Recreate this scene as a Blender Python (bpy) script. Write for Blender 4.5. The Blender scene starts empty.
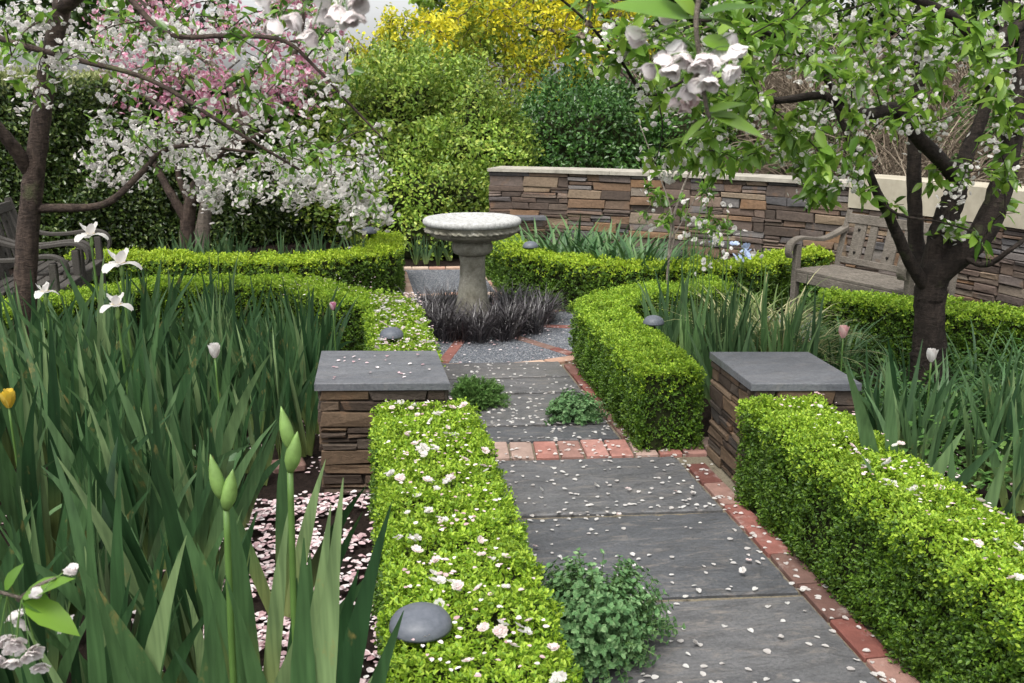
import bpy, math, random
import numpy as np
random.seed(7)
RNG = np.random.default_rng(11)
PI = math.pi
S = bpy.context.scene
COL = S.collection

# ------------------------------------------------------------------ camera geometry (world Y runs along the garden path)
F = 985.0; EYE = 1.63; YAW = math.radians(9.1); PITCH = math.atan((341.5 - 100.0) / F)
def ray(px, py):
    x = (px - 512) / F; y = -(py - 341.5) / F
    v = (x, math.cos(PITCH) + y * math.sin(PITCH), -math.sin(PITCH) + y * math.cos(PITCH))
    c, s = math.cos(YAW), math.sin(YAW)
    return (v[0] * c + v[1] * s, -v[0] * s + v[1] * c, v[2]), v[1]
def P(px, py, d):                       # point seen at (px, py) at horizontal distance d ahead
    r, f = ray(px, py); t = d / f
    return np.array((r[0] * t, r[1] * t, EYE + r[2] * t))
def XY(px, d):
    p = P(px, 300, d); return p[0], p[1]

# ------------------------------------------------------------------ object helpers
def link(o, parent=None):
    COL.objects.link(o)
    if parent is not None: o.parent = parent
    return o
def tag(o, label=None, cat=None, group=None, kind=None):
    if label: o['label'] = label
    if cat: o['category'] = cat
    if group: o['group'] = group
    if kind: o['kind'] = kind
    return o
def thing(name, label, cat, loc=(0, 0, 0), rz=0, group=None):
    o = bpy.data.objects.new(name, None); o.empty_display_size = .1
    link(o); o.location = loc; o.rotation_euler = (0, 0, rz)
    return tag(o, label, cat, group)
def copy_tree(o, parent=None):
    c = o.copy(); COL.objects.link(c)
    if parent is not None: c.parent = parent
    for ch in [x for x in COL.objects if x.parent is o]:
        copy_tree(ch, c)
    return c

class MB:
    """collects vertices and faces (any polygon size)"""
    def __init__(s): s.V = []; s.F = []; s.n = 0
    def add(s, V, *Fs):
        V = np.asarray(V, float).reshape(-1, 3)
        for f in Fs:
            f = np.asarray(f, np.int64)
            if f.size: s.F.append(f + s.n)
        s.V.append(V); s.n += len(V)
    def mesh(s, name, mat=None, smooth=False):
        me = bpy.data.meshes.new(name)
        if s.n == 0: return me
        V = np.concatenate(s.V)
        me.vertices.add(len(V)); me.vertices.foreach_set('co', V.astype(np.float32).ravel())
        loops = np.concatenate([f.ravel() for f in s.F])
        tot = np.concatenate([np.full(len(f), f.shape[1], np.int32) for f in s.F])
        st = np.concatenate(([0], np.cumsum(tot)[:-1])).astype(np.int32)
        me.loops.add(len(loops)); me.loops.foreach_set('vertex_index', loops.astype(np.int32))
        me.polygons.add(len(tot)); me.polygons.foreach_set('loop_start', st); me.polygons.foreach_set('loop_total', tot)
        me.polygons.foreach_set('use_smooth', np.full(len(tot), bool(smooth)))
        me.update(calc_edges=True); me.validate()
        if mat: me.materials.append(mat)
        return me
    def obj(s, name, mat=None, parent=None, smooth=False):
        return link(bpy.data.objects.new(name, s.mesh(name, mat, smooth)), parent)

def unit(a):
    a = np.asarray(a, float); return a / np.maximum(np.linalg.norm(a, axis=-1, keepdims=True), 1e-9)
def frames(d, up):
    """rotation matrices whose columns are (side, length direction, surface normal)"""
    d = unit(d); s = np.cross(d, up); bad = np.linalg.norm(s, axis=1) < 1e-4
    s[bad] = np.cross(d[bad], np.array((.3, .7, .2))); s = unit(s); n = np.cross(s, d)
    return np.stack((s, d, n), axis=2)
def scatter(mb, T, pos, R, sc):
    """instance template T = (verts, faces...) at pos with rotation R and scale sc"""
    V = np.asarray(T[0], float); k = len(V); n = len(pos)
    if n == 0: return
    sc = np.asarray(sc, float)
    if sc.ndim == 0: sc = np.full(n, float(sc))
    if sc.ndim == 1: sc = np.repeat(sc[:, None], 3, 1)
    W = np.einsum('nij,nkj->nki', R, V[None] * sc[:, None, :]) + pos[:, None, :]
    Fs = []
    for f in T[1:]:
        f = np.asarray(f); Fs.append((f[None] + (np.arange(n) * k)[:, None, None]).reshape(-1, f.shape[1]))
    mb.add(W.reshape(-1, 3), *Fs)

def box(mb, c, s, rz=0, tilt=0, bev=0.0):
    x, y, z = s[0] / 2, s[1] / 2, s[2] / 2
    if bev <= 0:
        V = np.array([(-x, -y, -z), (x, -y, -z), (x, y, -z), (-x, y, -z), (-x, -y, z), (x, -y, z), (x, y, z), (-x, y, z)])
        Fq = [(0, 3, 2, 1), (4, 5, 6, 7), (0, 1, 5, 4), (1, 2, 6, 5), (2, 3, 7, 6), (3, 0, 4, 7)]
        Ft = np.zeros((0, 3), int)
    else:
        b = min(bev, x * .45, y * .45, z * .45); V = []
        for sx in (-1, 1):
            for sy in (-1, 1):
                for sz in (-1, 1):
                    V += [(sx * x, sy * (y - b), sz * (z - b)), (sx * (x - b), sy * y, sz * (z - b)), (sx * (x - b), sy * (y - b), sz * z)]
        V = np.array(V)
        I = lambda a, b_, c_, k: ((a * 2 + b_) * 2 + c_) * 3 + k
        Fq = []
        for a in (0, 1):
            Fq.append([I(a, 0, 0, 0), I(a, 1, 0, 0), I(a, 1, 1, 0), I(a, 0, 1, 0)][::(1 if a else -1)])
            Fq.append([I(0, a, 0, 1), I(1, a, 0, 1), I(1, a, 1, 1), I(0, a, 1, 1)][::(-1 if a else 1)])
            Fq.append([I(0, 0, a, 2), I(1, 0, a, 2), I(1, 1, a, 2), I(0, 1, a, 2)][::(1 if a else -1)])
            for b_ in (0, 1):
                Fq.append([I(a, b_, 0, 0), I(a, b_, 1, 0), I(a, b_, 1, 1), I(a, b_, 0, 1)][::(-1 if a == b_ else 1)])
                Fq.append([I(a, 0, b_, 0), I(a, 1, b_, 0), I(a, 1, b_, 2), I(a, 0, b_, 2)][::(1 if a == b_ else -1)])
                Fq.append([I(0, a, b_, 1), I(1, a, b_, 1), I(1, a, b_, 2), I(0, a, b_, 2)][::(-1 if a == b_ else 1)])
        Ft = []
        for a in (0, 1):
            for b_ in (0, 1):
                for c_ in (0, 1):
                    Ft.append([I(a, b_, c_, k) for k in range(3)][::(1 if (a + b_ + c_) % 2 else -1)])
        Ft = np.array(Ft)
    if tilt:
        ct, stl = math.cos(tilt), math.sin(tilt)
        V = np.stack((V[:, 0], V[:, 1] * ct - V[:, 2] * stl, V[:, 1] * stl + V[:, 2] * ct), 1)
    c_, s_ = math.cos(rz), math.sin(rz)
    V = np.stack((V[:, 0] * c_ - V[:, 1] * s_, V[:, 0] * s_ + V[:, 1] * c_, V[:, 2]), 1) + np.array(c)
    mb.add(V, np.array(Fq), Ft)

def spline(pts, n):
    p = np.asarray(pts, float)
    if len(p) == 2: return p[0] + (p[1] - p[0]) * np.linspace(0, 1, n)[:, None]
    q = np.vstack((2 * p[0] - p[1], p, 2 * p[-1] - p[-2])); t = np.linspace(0, len(p) - 1 - 1e-9, n)
    i = t.astype(int); f = (t - i)[:, None]
    a, b, c, d = q[i], q[i + 1], q[i + 2], q[i + 3]
    return .5 * (2 * b + (c - a) * f + (2 * a - 5 * b + 4 * c - d) * f * f + (3 * b - a - 3 * c + d) * f ** 3)
def tube(mb, pts, radii, sides=6, cap=True, wob=0.0):
    p = np.asarray(pts, float); n = len(p)
    r = np.interp(np.linspace(0, 1, n), np.linspace(0, 1, len(radii)), radii) if len(radii) != n else np.asarray(radii, float)
    t = unit(np.gradient(p, axis=0)); ref = np.array((0, 0, 1.)) if abs(t[0][2]) < .9 else np.array((1., 0, 0))
    u = unit(np.cross(t[0], ref)); V = []
    a = np.arange(sides) * 2 * PI / sides
    for k in range(n):
        u = unit(u - t[k] * np.dot(u, t[k])); w = np.cross(t[k], u)
        rr = r[k] * (1 + (RNG.uniform(-wob, wob, sides) if wob else 0))
        V.append(p[k] + np.cos(a)[:, None] * u * np.reshape(rr, (-1, 1)) + np.sin(a)[:, None] * w * np.reshape(rr, (-1, 1)))
    V = np.concatenate(V); j = np.arange(sides); k = np.arange(n - 1)[:, None] * sides
    Fq = np.stack((k + j, k + (j + 1) % sides, k + sides + (j + 1) % sides, k + sides + j), 2).reshape(-1, 4)
    if cap:
        mb.add(V, Fq, np.array([j[::-1]]), np.array([j + (n - 1) * sides]))
    else: mb.add(V, Fq)
def lathe(mb, prof, n=48, c=(0, 0, 0), fn=None, cap=True):
    prof = np.asarray(prof, float); a = np.arange(n) * 2 * PI / n; V = []
    for r, z in prof:
        rr = np.full(n, r)
        if fn is not None: rr = fn(a, r, z)
        V.append(np.stack((rr * np.cos(a), rr * np.sin(a), np.full(n, z)), 1))
    V = np.concatenate(V) + np.array(c); j = np.arange(n); k = np.arange(len(prof) - 1)[:, None] * n
    Fq = np.stack((k + j, k + (j + 1) % n, k + n + (j + 1) % n, k + n + j), 2).reshape(-1, 4)
    if cap: mb.add(V, Fq, np.array([j[::-1]]), np.array([j + (len(prof) - 1) * n]))
    else: mb.add(V, Fq)
def wav(p, k=1.0, s=0.0):                # cheap smooth noise, about -1..1
    x, y, z = p[..., 0] * k, p[..., 1] * k, p[..., 2] * k
    return (np.sin(x * 1.7 + 1.3 * np.sin(y * 2.3 + s) + s) + np.sin(y * 2.9 + 1.7 * np.sin(z * 1.9 - s) + 2 * s) + np.sin(z * 2.3 + 1.1 * np.sin(x * 3.1 + s) - s)) / 3

# ------------------------------------------------------------------ materials
def nodes(name):
    m = bpy.data.materials.new(name); m.use_nodes = True
    nt = m.node_tree; nt.nodes.clear()
    out = nt.nodes.new('ShaderNodeOutputMaterial')
    return m, nt, out
def ramp(nt, fac, stops, interp='LINEAR'):
    r = nt.nodes.new('ShaderNodeValToRGB'); r.color_ramp.interpolation = interp
    el = r.color_ramp.elements
    while len(el) < len(stops): el.new(.5)
    for e, (p, c) in zip(el, stops): e.position = p; e.color = (*c, 1)
    nt.links.new(fac, r.inputs[0]); return r.outputs[0]
def noise(nt, scale, detail=4, vec=None, rough=.6, dist=0):
    n = nt.nodes.new('ShaderNodeTexNoise'); n.inputs['Scale'].default_value = scale
    n.inputs['Detail'].default_value = detail; n.inputs['Roughness'].default_value = rough; n.inputs['Distortion'].default_value = dist
    if vec is not None: nt.links.new(vec, n.inputs['Vector'])
    return n.outputs['Fac']
def coord(nt, scale=(1, 1, 1), kind='Object'):
    t = nt.nodes.new('ShaderNodeTexCoord'); mp = nt.nodes.new('ShaderNodeMapping'); mp.inputs['Scale'].default_value = scale
    nt.links.new(t.outputs[kind], mp.inputs[0]); return mp.outputs[0]
def worldpos(nt, scale=(1, 1, 1)):
    g = nt.nodes.new('ShaderNodeNewGeometry'); mp = nt.nodes.new('ShaderNodeMapping'); mp.inputs['Scale'].default_value = scale
    nt.links.new(g.outputs['Position'], mp.inputs[0]); return mp.outputs[0]
def island(nt):
    g = nt.nodes.new('ShaderNodeNewGeometry'); return g.outputs['Random Per Island']
def mixc(nt, a, b, fac, mode='MULTIPLY'):
    m = nt.nodes.new('ShaderNodeMix'); m.data_type = 'RGBA'; m.blend_type = mode
    for sock, v in ((m.inputs[6], a), (m.inputs[7], b)):
        if isinstance(v, tuple): sock.default_value = (*v, 1)
        else: nt.links.new(v, sock)
    if isinstance(fac, (int, float)): m.inputs[0].default_value = fac
    else: nt.links.new(fac, m.inputs[0])
    return m.outputs[2]
def bsdf(nt, out, colour, rough=.6, bump=None, bstr=.3, bdist=.01, spec=.5, transl=0, tcol=None, sheen=0):
    b = nt.nodes.new('ShaderNodeBsdfPrincipled')
    if isinstance(colour, tuple): b.inputs['Base Color'].default_value = (*colour, 1)
    else: nt.links.new(colour, b.inputs['Base Color'])
    if isinstance(rough, (int, float)): b.inputs['Roughness'].default_value = rough
    else: nt.links.new(rough, b.inputs['Roughness'])
    b.inputs['Specular IOR Level'].default_value = spec
    if bump is not None:
        bp = nt.nodes.new('ShaderNodeBump'); bp.inputs['Strength'].default_value = bstr; bp.inputs['Distance'].default_value = bdist
        nt.links.new(bump, bp.inputs['Height']); nt.links.new(bp.outputs[0], b.inputs['Normal'])
    sh = b.outputs[0]
    if transl > 0:
        t = nt.nodes.new('ShaderNodeBsdfTranslucent')
        src = tcol if tcol is not None else colour
        if isinstance(src, tuple): t.inputs[0].default_value = (*src, 1)
        else: nt.links.new(src, t.inputs[0])
        mx = nt.nodes.new('ShaderNodeMixShader'); mx.inputs[0].default_value = transl
        nt.links.new(sh, mx.inputs[1]); nt.links.new(t.outputs[0], mx.inputs[2]); sh = mx.outputs[0]
    nt.links.new(sh, out.inputs[0])
def leaf_mat(name, stops, rough=.45, transl=.3, spec=.4, var=.35, vscale=3.0, stripes=None):
    m, nt, out = nodes(name)
    c = ramp(nt, island(nt), stops)
    n = noise(nt, vscale, 3, worldpos(nt))
    c = mixc(nt, c, ramp(nt, n, [(.3, (1 - var,) * 3), (.7, (1 + var * .4,) * 3)]), 1.0)
    bump = None
    if stripes:
        tc = nt.nodes.new('ShaderNodeTexCoord'); sz = nt.nodes.new('ShaderNodeSeparateXYZ'); nt.links.new(tc.outputs['Object'], sz.inputs[0])
        c = mixc(nt, c, (.20, .24, .075), ramp(nt, sz.outputs[2], [(.05, (.65,) * 3), (.30, (0, 0, 0))]), 'MIX')
        w = noise(nt, stripes, 2, coord(nt, (1, 1, .06))); c = mixc(nt, c, ramp(nt, w, [(.35, (.72, .75, .72)), (.65, (1.2, 1.18, 1.15))]), 1.0)
        sp = noise(nt, 9, 5, coord(nt, (1, 1, .5)), .7)
        c = mixc(nt, c, (.30, .22, .07), ramp(nt, sp, [(.62, (0, 0, 0)), (.72, (.75, .75, .75))]), 'MIX')
        bump = w
    bsdf(nt, out, c, rough, bump, .15, .002, spec, transl)
    return m

M = {}
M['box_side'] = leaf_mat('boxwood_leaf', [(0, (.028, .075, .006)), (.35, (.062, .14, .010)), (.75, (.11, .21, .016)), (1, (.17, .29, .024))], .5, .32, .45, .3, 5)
M['box_top'] = leaf_mat('boxwood_lit_new_growth', [(0, (.13, .26, .016)), (.5, (.27, .43, .028)), (1, (.42, .57, .055))], .52, .35, .4, .25, 6)  # new growth, with the overcast light on the tops put into its colour
M['box_back_top'] = leaf_mat('boxwood_lit_pale_growth', [(0, (.18, .31, .016)), (.5, (.34, .48, .028)), (1, (.48, .60, .05))], .52, .35, .4, .2, 6)  # far hedge tops: pale growth plus light from above, both in the colour
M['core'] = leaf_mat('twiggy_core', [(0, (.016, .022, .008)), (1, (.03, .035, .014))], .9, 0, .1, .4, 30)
M['iris'] = leaf_mat('iris_leaf', [(0, (.016, .048, .017)), (.35, (.036, .088, .032)), (.65, (.070, .140, .052)), (.85, (.115, .195, .080)), (.95, (.17, .25, .11)), (1, (.26, .22, .07))], .42, .26, .45, .25, 4, 60)
M['iris_blue'] = leaf_mat('iris_leaf_glaucous', [(0, (.038, .085, .034)), (.5, (.072, .138, .056)), (1, (.125, .205, .085))], .45, .22, .4, .25, 4, 60)
M['iris_pale'] = leaf_mat('iris_leaf_pale', [(0, (.07, .15, .05)), (.5, (.11, .21, .075)), (1, (.17, .27, .10))], .45, .25, .4, .25, 4, 60)
M['stem'] = leaf_mat('green_stem', [(0, (.065, .14, .032)), (1, (.11, .20, .045))], .5, .1, .4, .2, 10)
M['bud'] = leaf_mat('iris_bud_green', [(0, (.16, .30, .07)), (.6, (.22, .36, .10)), (1, (.28, .40, .14))], .45, .25, .4, .3, 30)
M['cherry'] = leaf_mat('cherry_leaf', [(0, (.06, .15, .018)), (.5, (.125, .26, .03)), (.85, (.20, .36, .045)), (1, (.28, .42, .06))], .35, .42, .5, .3, 3)
M['cherry_dark'] = leaf_mat('cherry_leaf_deep', [(0, (.08, .18, .022)), (.5, (.17, .32, .038)), (1, (.30, .45, .07))], .35, .48, .5, .3, 3)
M['white_pet'] = leaf_mat('white_blossom', [(0, (.66, .62, .60)), (.5, (.80, .77, .75)), (1, (.86, .85, .83))], .6, .55, .2, .08, 6)
M['blush_pet'] = leaf_mat('blush_blossom', [(0, (.70, .52, .53)), (.5, (.78, .66, .65)), (1, (.82, .76, .74))], .6, .45, .2, .1, 6)
M['bell_pet'] = leaf_mat('hanging_blossom', [(0, (.78, .70, .70)), (.5, (.84, .80, .79)), (1, (.88, .86, .85))], .6, .35, .2, .05, 6)
M['pink_pet'] = leaf_mat('pink_blossom', [(0, (.58, .20, .33)), (.35, (.71, .34, .47)), (.7, (.81, .54, .63)), (1, (.86, .76, .79))], .6, .45, .2, .2, 5)
M['ground_pet'] = leaf_mat('fallen_petal', [(0, (.42, .26, .28)), (.35, (.62, .46, .48)), (.75, (.76, .66, .67)), (1, (.82, .78, .78))], .65, .2, .2, .1, 20)
M['yellow_leaf'] = leaf_mat('yellow_flower', [(0, (.50, .46, .02)), (.5, (.70, .64, .03)), (1, (.82, .77, .08))], .5, .4, .3, .2, 2)
M['yelgreen'] = leaf_mat('yellow_green_leaf', [(0, (.14, .21, .025)), (.5, (.26, .35, .04)), (1, (.46, .50, .07))], .45, .4, .3, .3, 1.2)
M['lime_bush'] = leaf_mat('lime_bush_leaf', [(0, (.10, .19, .025)), (.45, (.23, .37, .05)), (.85, (.38, .50, .08)), (1, (.52, .59, .13))], .4, .35, .4, .5, 1.6)
M['mid_bush'] = leaf_mat('green_bush_leaf', [(0, (.035, .10, .018)), (.5, (.07, .19, .03)), (1, (.14, .28, .05))], .4, .3, .4, .4, 2)
M['dark_bush'] = leaf_mat('dark_bush_leaf', [(0, (.025, .075, .015)), (.5, (.05, .14, .025)), (1, (.11, .23, .045))], .35, .25, .5, .4, 2)
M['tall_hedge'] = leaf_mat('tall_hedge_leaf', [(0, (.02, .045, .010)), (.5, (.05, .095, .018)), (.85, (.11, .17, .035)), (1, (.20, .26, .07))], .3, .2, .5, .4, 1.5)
M['tall_top'] = leaf_mat('tall_hedge_sunlit_growth', [(0, (.16, .20, .06)), (.5, (.30, .35, .13)), (1, (.45, .48, .25))], .5, .35, .3, .3, 3)  # new growth and the hedge's sunlit upper edge, painted as one pale colour
M['far_tree'] = leaf_mat('far_tree_leaf', [(0, (.03, .07, .015)), (.5, (.07, .14, .03)), (1, (.15, .23, .05))], .45, .3, .3, .5, .8)
M['mondo'] = leaf_mat('black_grass_blade', [(0, (.014, .011, .014)), (.5, (.034, .029, .033)), (1, (.085, .076, .08))], .36, .05, .7, .2, 8)
M['catmint'] = leaf_mat('catmint_leaf', [(0, (.07, .16, .06)), (.5, (.13, .26, .10)), (1, (.22, .35, .16))], .6, .25, .2, .3, 8)
M['lavender'] = leaf_mat('feathery_herb_leaf', [(0, (.07, .16, .04)), (.5, (.12, .24, .06)), (1, (.20, .33, .10))], .6, .2, .2, .3, 8)
M['strap'] = leaf_mat('strap_leaf', [(0, (.04, .10, .035)), (.6, (.07, .16, .055)), (1, (.13, .22, .08))], .45, .2, .4, .3, 5)
M['varieg'] = leaf_mat('variegated_blade', [(0, (.06, .13, .03)), (.4, (.16, .22, .07)), (.7, (.38, .38, .18)), (1, (.50, .48, .28))], .5, .3, .3, .2, 5)
M['cover'] = leaf_mat('low_cover_leaf', [(0, (.05, .12, .025)), (.5, (.08, .19, .04)), (1, (.16, .28, .07))], .5, .3, .3, .3, 4)
M['tulip_leaf'] = leaf_mat('tulip_leaf', [(0, (.07, .15, .06)), (1, (.14, .24, .11))], .5, .25, .3, .2, 10)
M['tulip_pink'] = leaf_mat('tulip_pink', [(0, (.75, .42, .42)), (1, (.85, .62, .58))], .5, .3, .3, .2, 20)
M['tulip_yellow'] = leaf_mat('tulip_yellow', [(0, (.72, .50, .05)), (1, (.82, .62, .12))], .5, .3, .3, .2, 20)
M['blue_pet'] = leaf_mat('pale_blue_petal', [(0, (.42, .52, .75)), (1, (.6, .68, .82))], .6, .3, .2, .1, 20)
M['dry'] = leaf_mat('dry_twig', [(0, (.08, .06, .045)), (.5, (.17, .135, .10)), (1, (.30, .25, .19))], .9, 0, .1, .4, 4)

def bark(name, dark, light, ringscale=26):
    m, nt, out = nodes(name)
    rings = noise(nt, ringscale, 6, coord(nt, (1, 1, 3.0)), .7, .6); cracks = noise(nt, 20, 6, coord(nt, (1.6, 1.6, .35)), .7, .4); a = mixc(nt, rings, cracks, .5, 'MIX'); b = noise(nt, 9, 6, coord(nt), .7)
    c = ramp(nt, a, [(.36, dark), (.52, tuple(x * .55 + y * .45 for x, y in zip(dark, light))), (.66, light)])
    c = mixc(nt, c, ramp(nt, b, [(.3, (.5, .5, .5)), (.7, (1.35, 1.3, 1.25))]), 1.0)
    mo = noise(nt, 5, 5, coord(nt)); c = mixc(nt, c, (.10, .12, .05), ramp(nt, mo, [(.60, (0, 0, 0)), (.72, (.5, .5, .5))]), 'MIX')
    bsdf(nt, out, c, .82, a, .9, .03, .25); return m
M['bark_red'] = bark('reddish_bark', (.020, .014, .012), (.12, .088, .072))
M['bark_dark'] = bark('dark_cherry_bark', (.009, .007, .006), (.060, .046, .040))
M['bark_pale'] = bark('pale_grey_bark', (.16, .14, .12), (.38, .34, .30))
M['bark_grey'] = bark('grey_bark', (.07, .058, .048), (.24, .21, .18))

def stone_mat(name, stops, scale=22, bstr=.6):
    m, nt, out = nodes(name)
    c = ramp(nt, island(nt), stops); v = worldpos(nt, (1, 1, 1.5)); n = noise(nt, scale * 1.6, 8, v, .75)
    c = mixc(nt, c, ramp(nt, n, [(.25, (.55, .54, .53)), (.7, (1.3, 1.26, 1.2))]), 1.0)
    r = noise(nt, 6, 4, worldpos(nt)); c = mixc(nt, c, (.22, .12, .06), ramp(nt, r, [(.60, (0, 0, 0)), (.74, (.45, .45, .45))]), 'MIX')
    bsdf(nt, out, c, .85, n, bstr, .011, .25); return m
M['wall_stone'] = stone_mat('wall_stone', [(0, (.055, .044, .039)), (.15, (.10, .076, .065)), (.28, (.085, .084, .092)), (.42, (.135, .092, .070)), (.55, (.15, .146, .152)), (.68, (.20, .122, .072)), (.80, (.11, .088, .078)), (.92, (.23, .175, .125)), (1, (.175, .168, .165))])
M['pier_stone'] = stone_mat('pier_slate', [(0, (.030, .023, .019)), (.25, (.062, .044, .033)), (.5, (.045, .041, .039)), (.72, (.11, .075, .048)), (.88, (.08, .058, .043)), (1, (.15, .108, .075))], 30)
m, nt, out = nodes('dark_mortar'); bsdf(nt, out, ramp(nt, noise(nt, 30, 4, worldpos(nt)), [(.3, (.018, .014, .012)), (.7, (.05, .04, .033))]), .95, spec=.1); M['mortar'] = m
m, nt, out = nodes('cream_coping'); n = noise(nt, 9, 6, worldpos(nt), .7)
bsdf(nt, out, ramp(nt, n, [(.3, (.22, .205, .175)), (.6, (.36, .335, .29))]), .8, noise(nt, 60, 4, worldpos(nt)), .25, .006, .2); M['coping'] = m
m, nt, out = nodes('cream_render'); n = noise(nt, 3.5, 6, worldpos(nt), .7)
bsdf(nt, out, ramp(nt, n, [(.3, (.30, .27, .21)), (.65, (.44, .40, .32))]), .85, noise(nt, 80, 4, worldpos(nt)), .2, .004, .2); M['render'] = m
def slab_mat(name, lo, hi, st_amt=.7):
    m, nt, out = nodes(name)
    isl = ramp(nt, island(nt), [(0, (.70, .73, .77)), (.5, (1, 1, 1)), (1, (1.25, 1.2, 1.14))])
    a = noise(nt, 3.2, 6, worldpos(nt, (1, 2.6, 1)), .7, .6); b = noise(nt, 85, 5, worldpos(nt), .75); big = noise(nt, 1.3, 4, worldpos(nt))
    c = ramp(nt, a, [(.28, lo), (.72, hi)]); c = mixc(nt, c, isl, 1.0)
    c = mixc(nt, c, ramp(nt, b, [(.3, (.6, .6, .62)), (.5, (1, 1, 1)), (.75, (1.35, 1.33, 1.3))]), 1.0)
    st = noise(nt, 7, 6, worldpos(nt, (1, 3, 1)), .8, .8); c = mixc(nt, c, (.24, .21, .185), ramp(nt, st, [(.52, (0, 0, 0)), (.72, (st_amt,) * 3)]), 'MIX')
    s2 = noise(nt, 5, 7, worldpos(nt, (1, 3.2, 1)), .82, 1.0); c = mixc(nt, c, (.040, .039, .040), ramp(nt, s2, [(.50, (0, 0, 0)), (.66, (st_amt * .95,) * 3)]), 'MIX')
    ro = ramp(nt, big, [(.35, (.34, .34, .34)), (.65, (.66, .66, .66))])
    cl = noise(nt, 11, 7, worldpos(nt, (1, 2.2, 1)), .72, 1.2)
    bsdf(nt, out, c, ro, mixc(nt, b, cl, .72, 'MIX'), .5, .014, .42); return m
M['slab'] = slab_mat('bluestone_paving', (.060, .062, .068), (.122, .123, .130))
M['cap_slab'] = slab_mat('bluestone_cap', (.064, .069, .082), (.128, .134, .150), .3)
m, nt, out = nodes('sandy_joint'); bsdf(nt, out, ramp(nt, noise(nt, 120, 4, worldpos(nt)), [(.3, (.07, .06, .045)), (.55, (.19, .165, .125)), (.75, (.07, .085, .035))]), .95, spec=.1); M['joint'] = m
m, nt, out = nodes('path_brick')
c = ramp(nt, island(nt), [(0, (.24, .10, .082)), (.2, (.30, .14, .115)), (.4, (.34, .18, .155)), (.55, (.21, .12, .10)), (.8, (.38, .265, .23)), (1, (.27, .195, .165))])
n = noise(nt, 14, 6, worldpos(nt), .7); n2 = noise(nt, 120, 4, worldpos(nt))
c = mixc(nt, c, ramp(nt, n, [(.3, (.7, .7, .7)), (.7, (1.25, 1.25, 1.25))]), 1.0)
c = mixc(nt, c, (.46, .40, .37), ramp(nt, noise(nt, 8, 6, worldpos(nt), .8), [(.55, (0, 0, 0)), (.75, (.6, .6, .6))]), 'MIX')
bsdf(nt, out, c, .8, n2, .35, .005, .3); M['brick'] = m
m2 = m.copy(); m2.name = 'edging_brick'; M['edge_brick'] = m2
for e_, c_ in zip(m2.node_tree.nodes['Color Ramp'].color_ramp.elements, ((.11, .042, .034), (.17, .062, .050), (.23, .095, .078), (.09, .052, .043), (.26, .15, .125), (.15, .095, .078))): e_.color = (*c_, 1)
m, nt, out = nodes('pale_brick')
c = ramp(nt, island(nt), [(0, (.36, .20, .15)), (.5, (.42, .29, .22)), (1, (.46, .36, .29))])
c = mixc(nt, c, ramp(nt, noise(nt, 14, 6, worldpos(nt), .7), [(.3, (.7, .7, .7)), (.7, (1.2, 1.2, 1.2))]), 1.0)
bsdf(nt, out, c, .85, noise(nt, 100, 4, worldpos(nt)), .3, .005, .2); M['pale_brick'] = m
m, nt, out = nodes('blue_gravel')
v = nt.nodes.new('ShaderNodeTexVoronoi'); v.inputs['Scale'].default_value = 105; nt.links.new(worldpos(nt), v.inputs['Vector'])
sx = nt.nodes.new('ShaderNodeSeparateColor'); nt.links.new(v.outputs['Color'], sx.inputs[0])
c = ramp(nt, sx.outputs[0], [(0, (.075, .085, .10)), (.45, (.16, .175, .20)), (.8, (.25, .265, .29)), (1, (.42, .42, .42))])
c = mixc(nt, c, ramp(nt, v.outputs['Distance'], [(.25, (1, 1, 1)), (.75, (.35, .35, .38))]), 1.0)
inv = nt.nodes.new('ShaderNodeMath'); inv.operation = 'SUBTRACT'; inv.inputs[0].default_value = 1; nt.links.new(v.outputs['Distance'], inv.inputs[1])
bsdf(nt, out, c, .75, inv.outputs[0], .8, .008, .3); M['gravel'] = m
m, nt, out = nodes('dark_soil'); a = noise(nt, 45, 7, worldpos(nt), .75)
bsdf(nt, out, ramp(nt, a, [(.3, (.010, .007, .006)), (.6, (.030, .020, .016)), (.8, (.07, .052, .042))]), .95, a, 1.0, .03, .15); M['soil'] = m
m, nt, out = nodes('dry_bank'); a = noise(nt, 12, 7, worldpos(nt), .75)
bsdf(nt, out, ramp(nt, a, [(.3, (.03, .024, .018)), (.6, (.09, .07, .05)), (.8, (.17, .14, .105))]), .95, a, 1.0, .08, .1); M['bank'] = m
m, nt, out = nodes('cast_stone'); a = noise(nt, 40, 7, coord(nt), .75); b = noise(nt, 6, 6, coord(nt), .7); li = noise(nt, 16, 5, coord(nt), .7)
c = ramp(nt, b, [(.3, (.12, .11, .085)), (.5, (.22, .21, .175)), (.72, (.34, .33, .295))])
c = mixc(nt, c, ramp(nt, a, [(.3, (.62, .62, .6)), (.7, (1.25, 1.25, 1.25))]), 1.0)
c = mixc(nt, c, (.10, .105, .06), ramp(nt, li, [(.58, (0, 0, 0)), (.7, (.6, .6, .6))]), 'MIX')
bsdf(nt, out, c, .9, a, .6, .01, .2); M['cast'] = m
m, nt, out = nodes('cast_stone_rim_skylit'); a = noise(nt, 45, 7, coord(nt), .75)
bsdf(nt, out, ramp(nt, a, [(.3, (.17, .17, .16)), (.48, (.35, .35, .345)), (.7, (.52, .53, .52))]), .85, a, .5, .008, .2); M['cast_rim_skylit'] = m  # paler cast stone, the sky's brightness on rim and basin put into colour
m, nt, out = nodes('weathered_timber'); a = noise(nt, 30, 6, coord(nt, (1.2, 6, 6)), .7); b = noise(nt, 5, 4, coord(nt))
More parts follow.
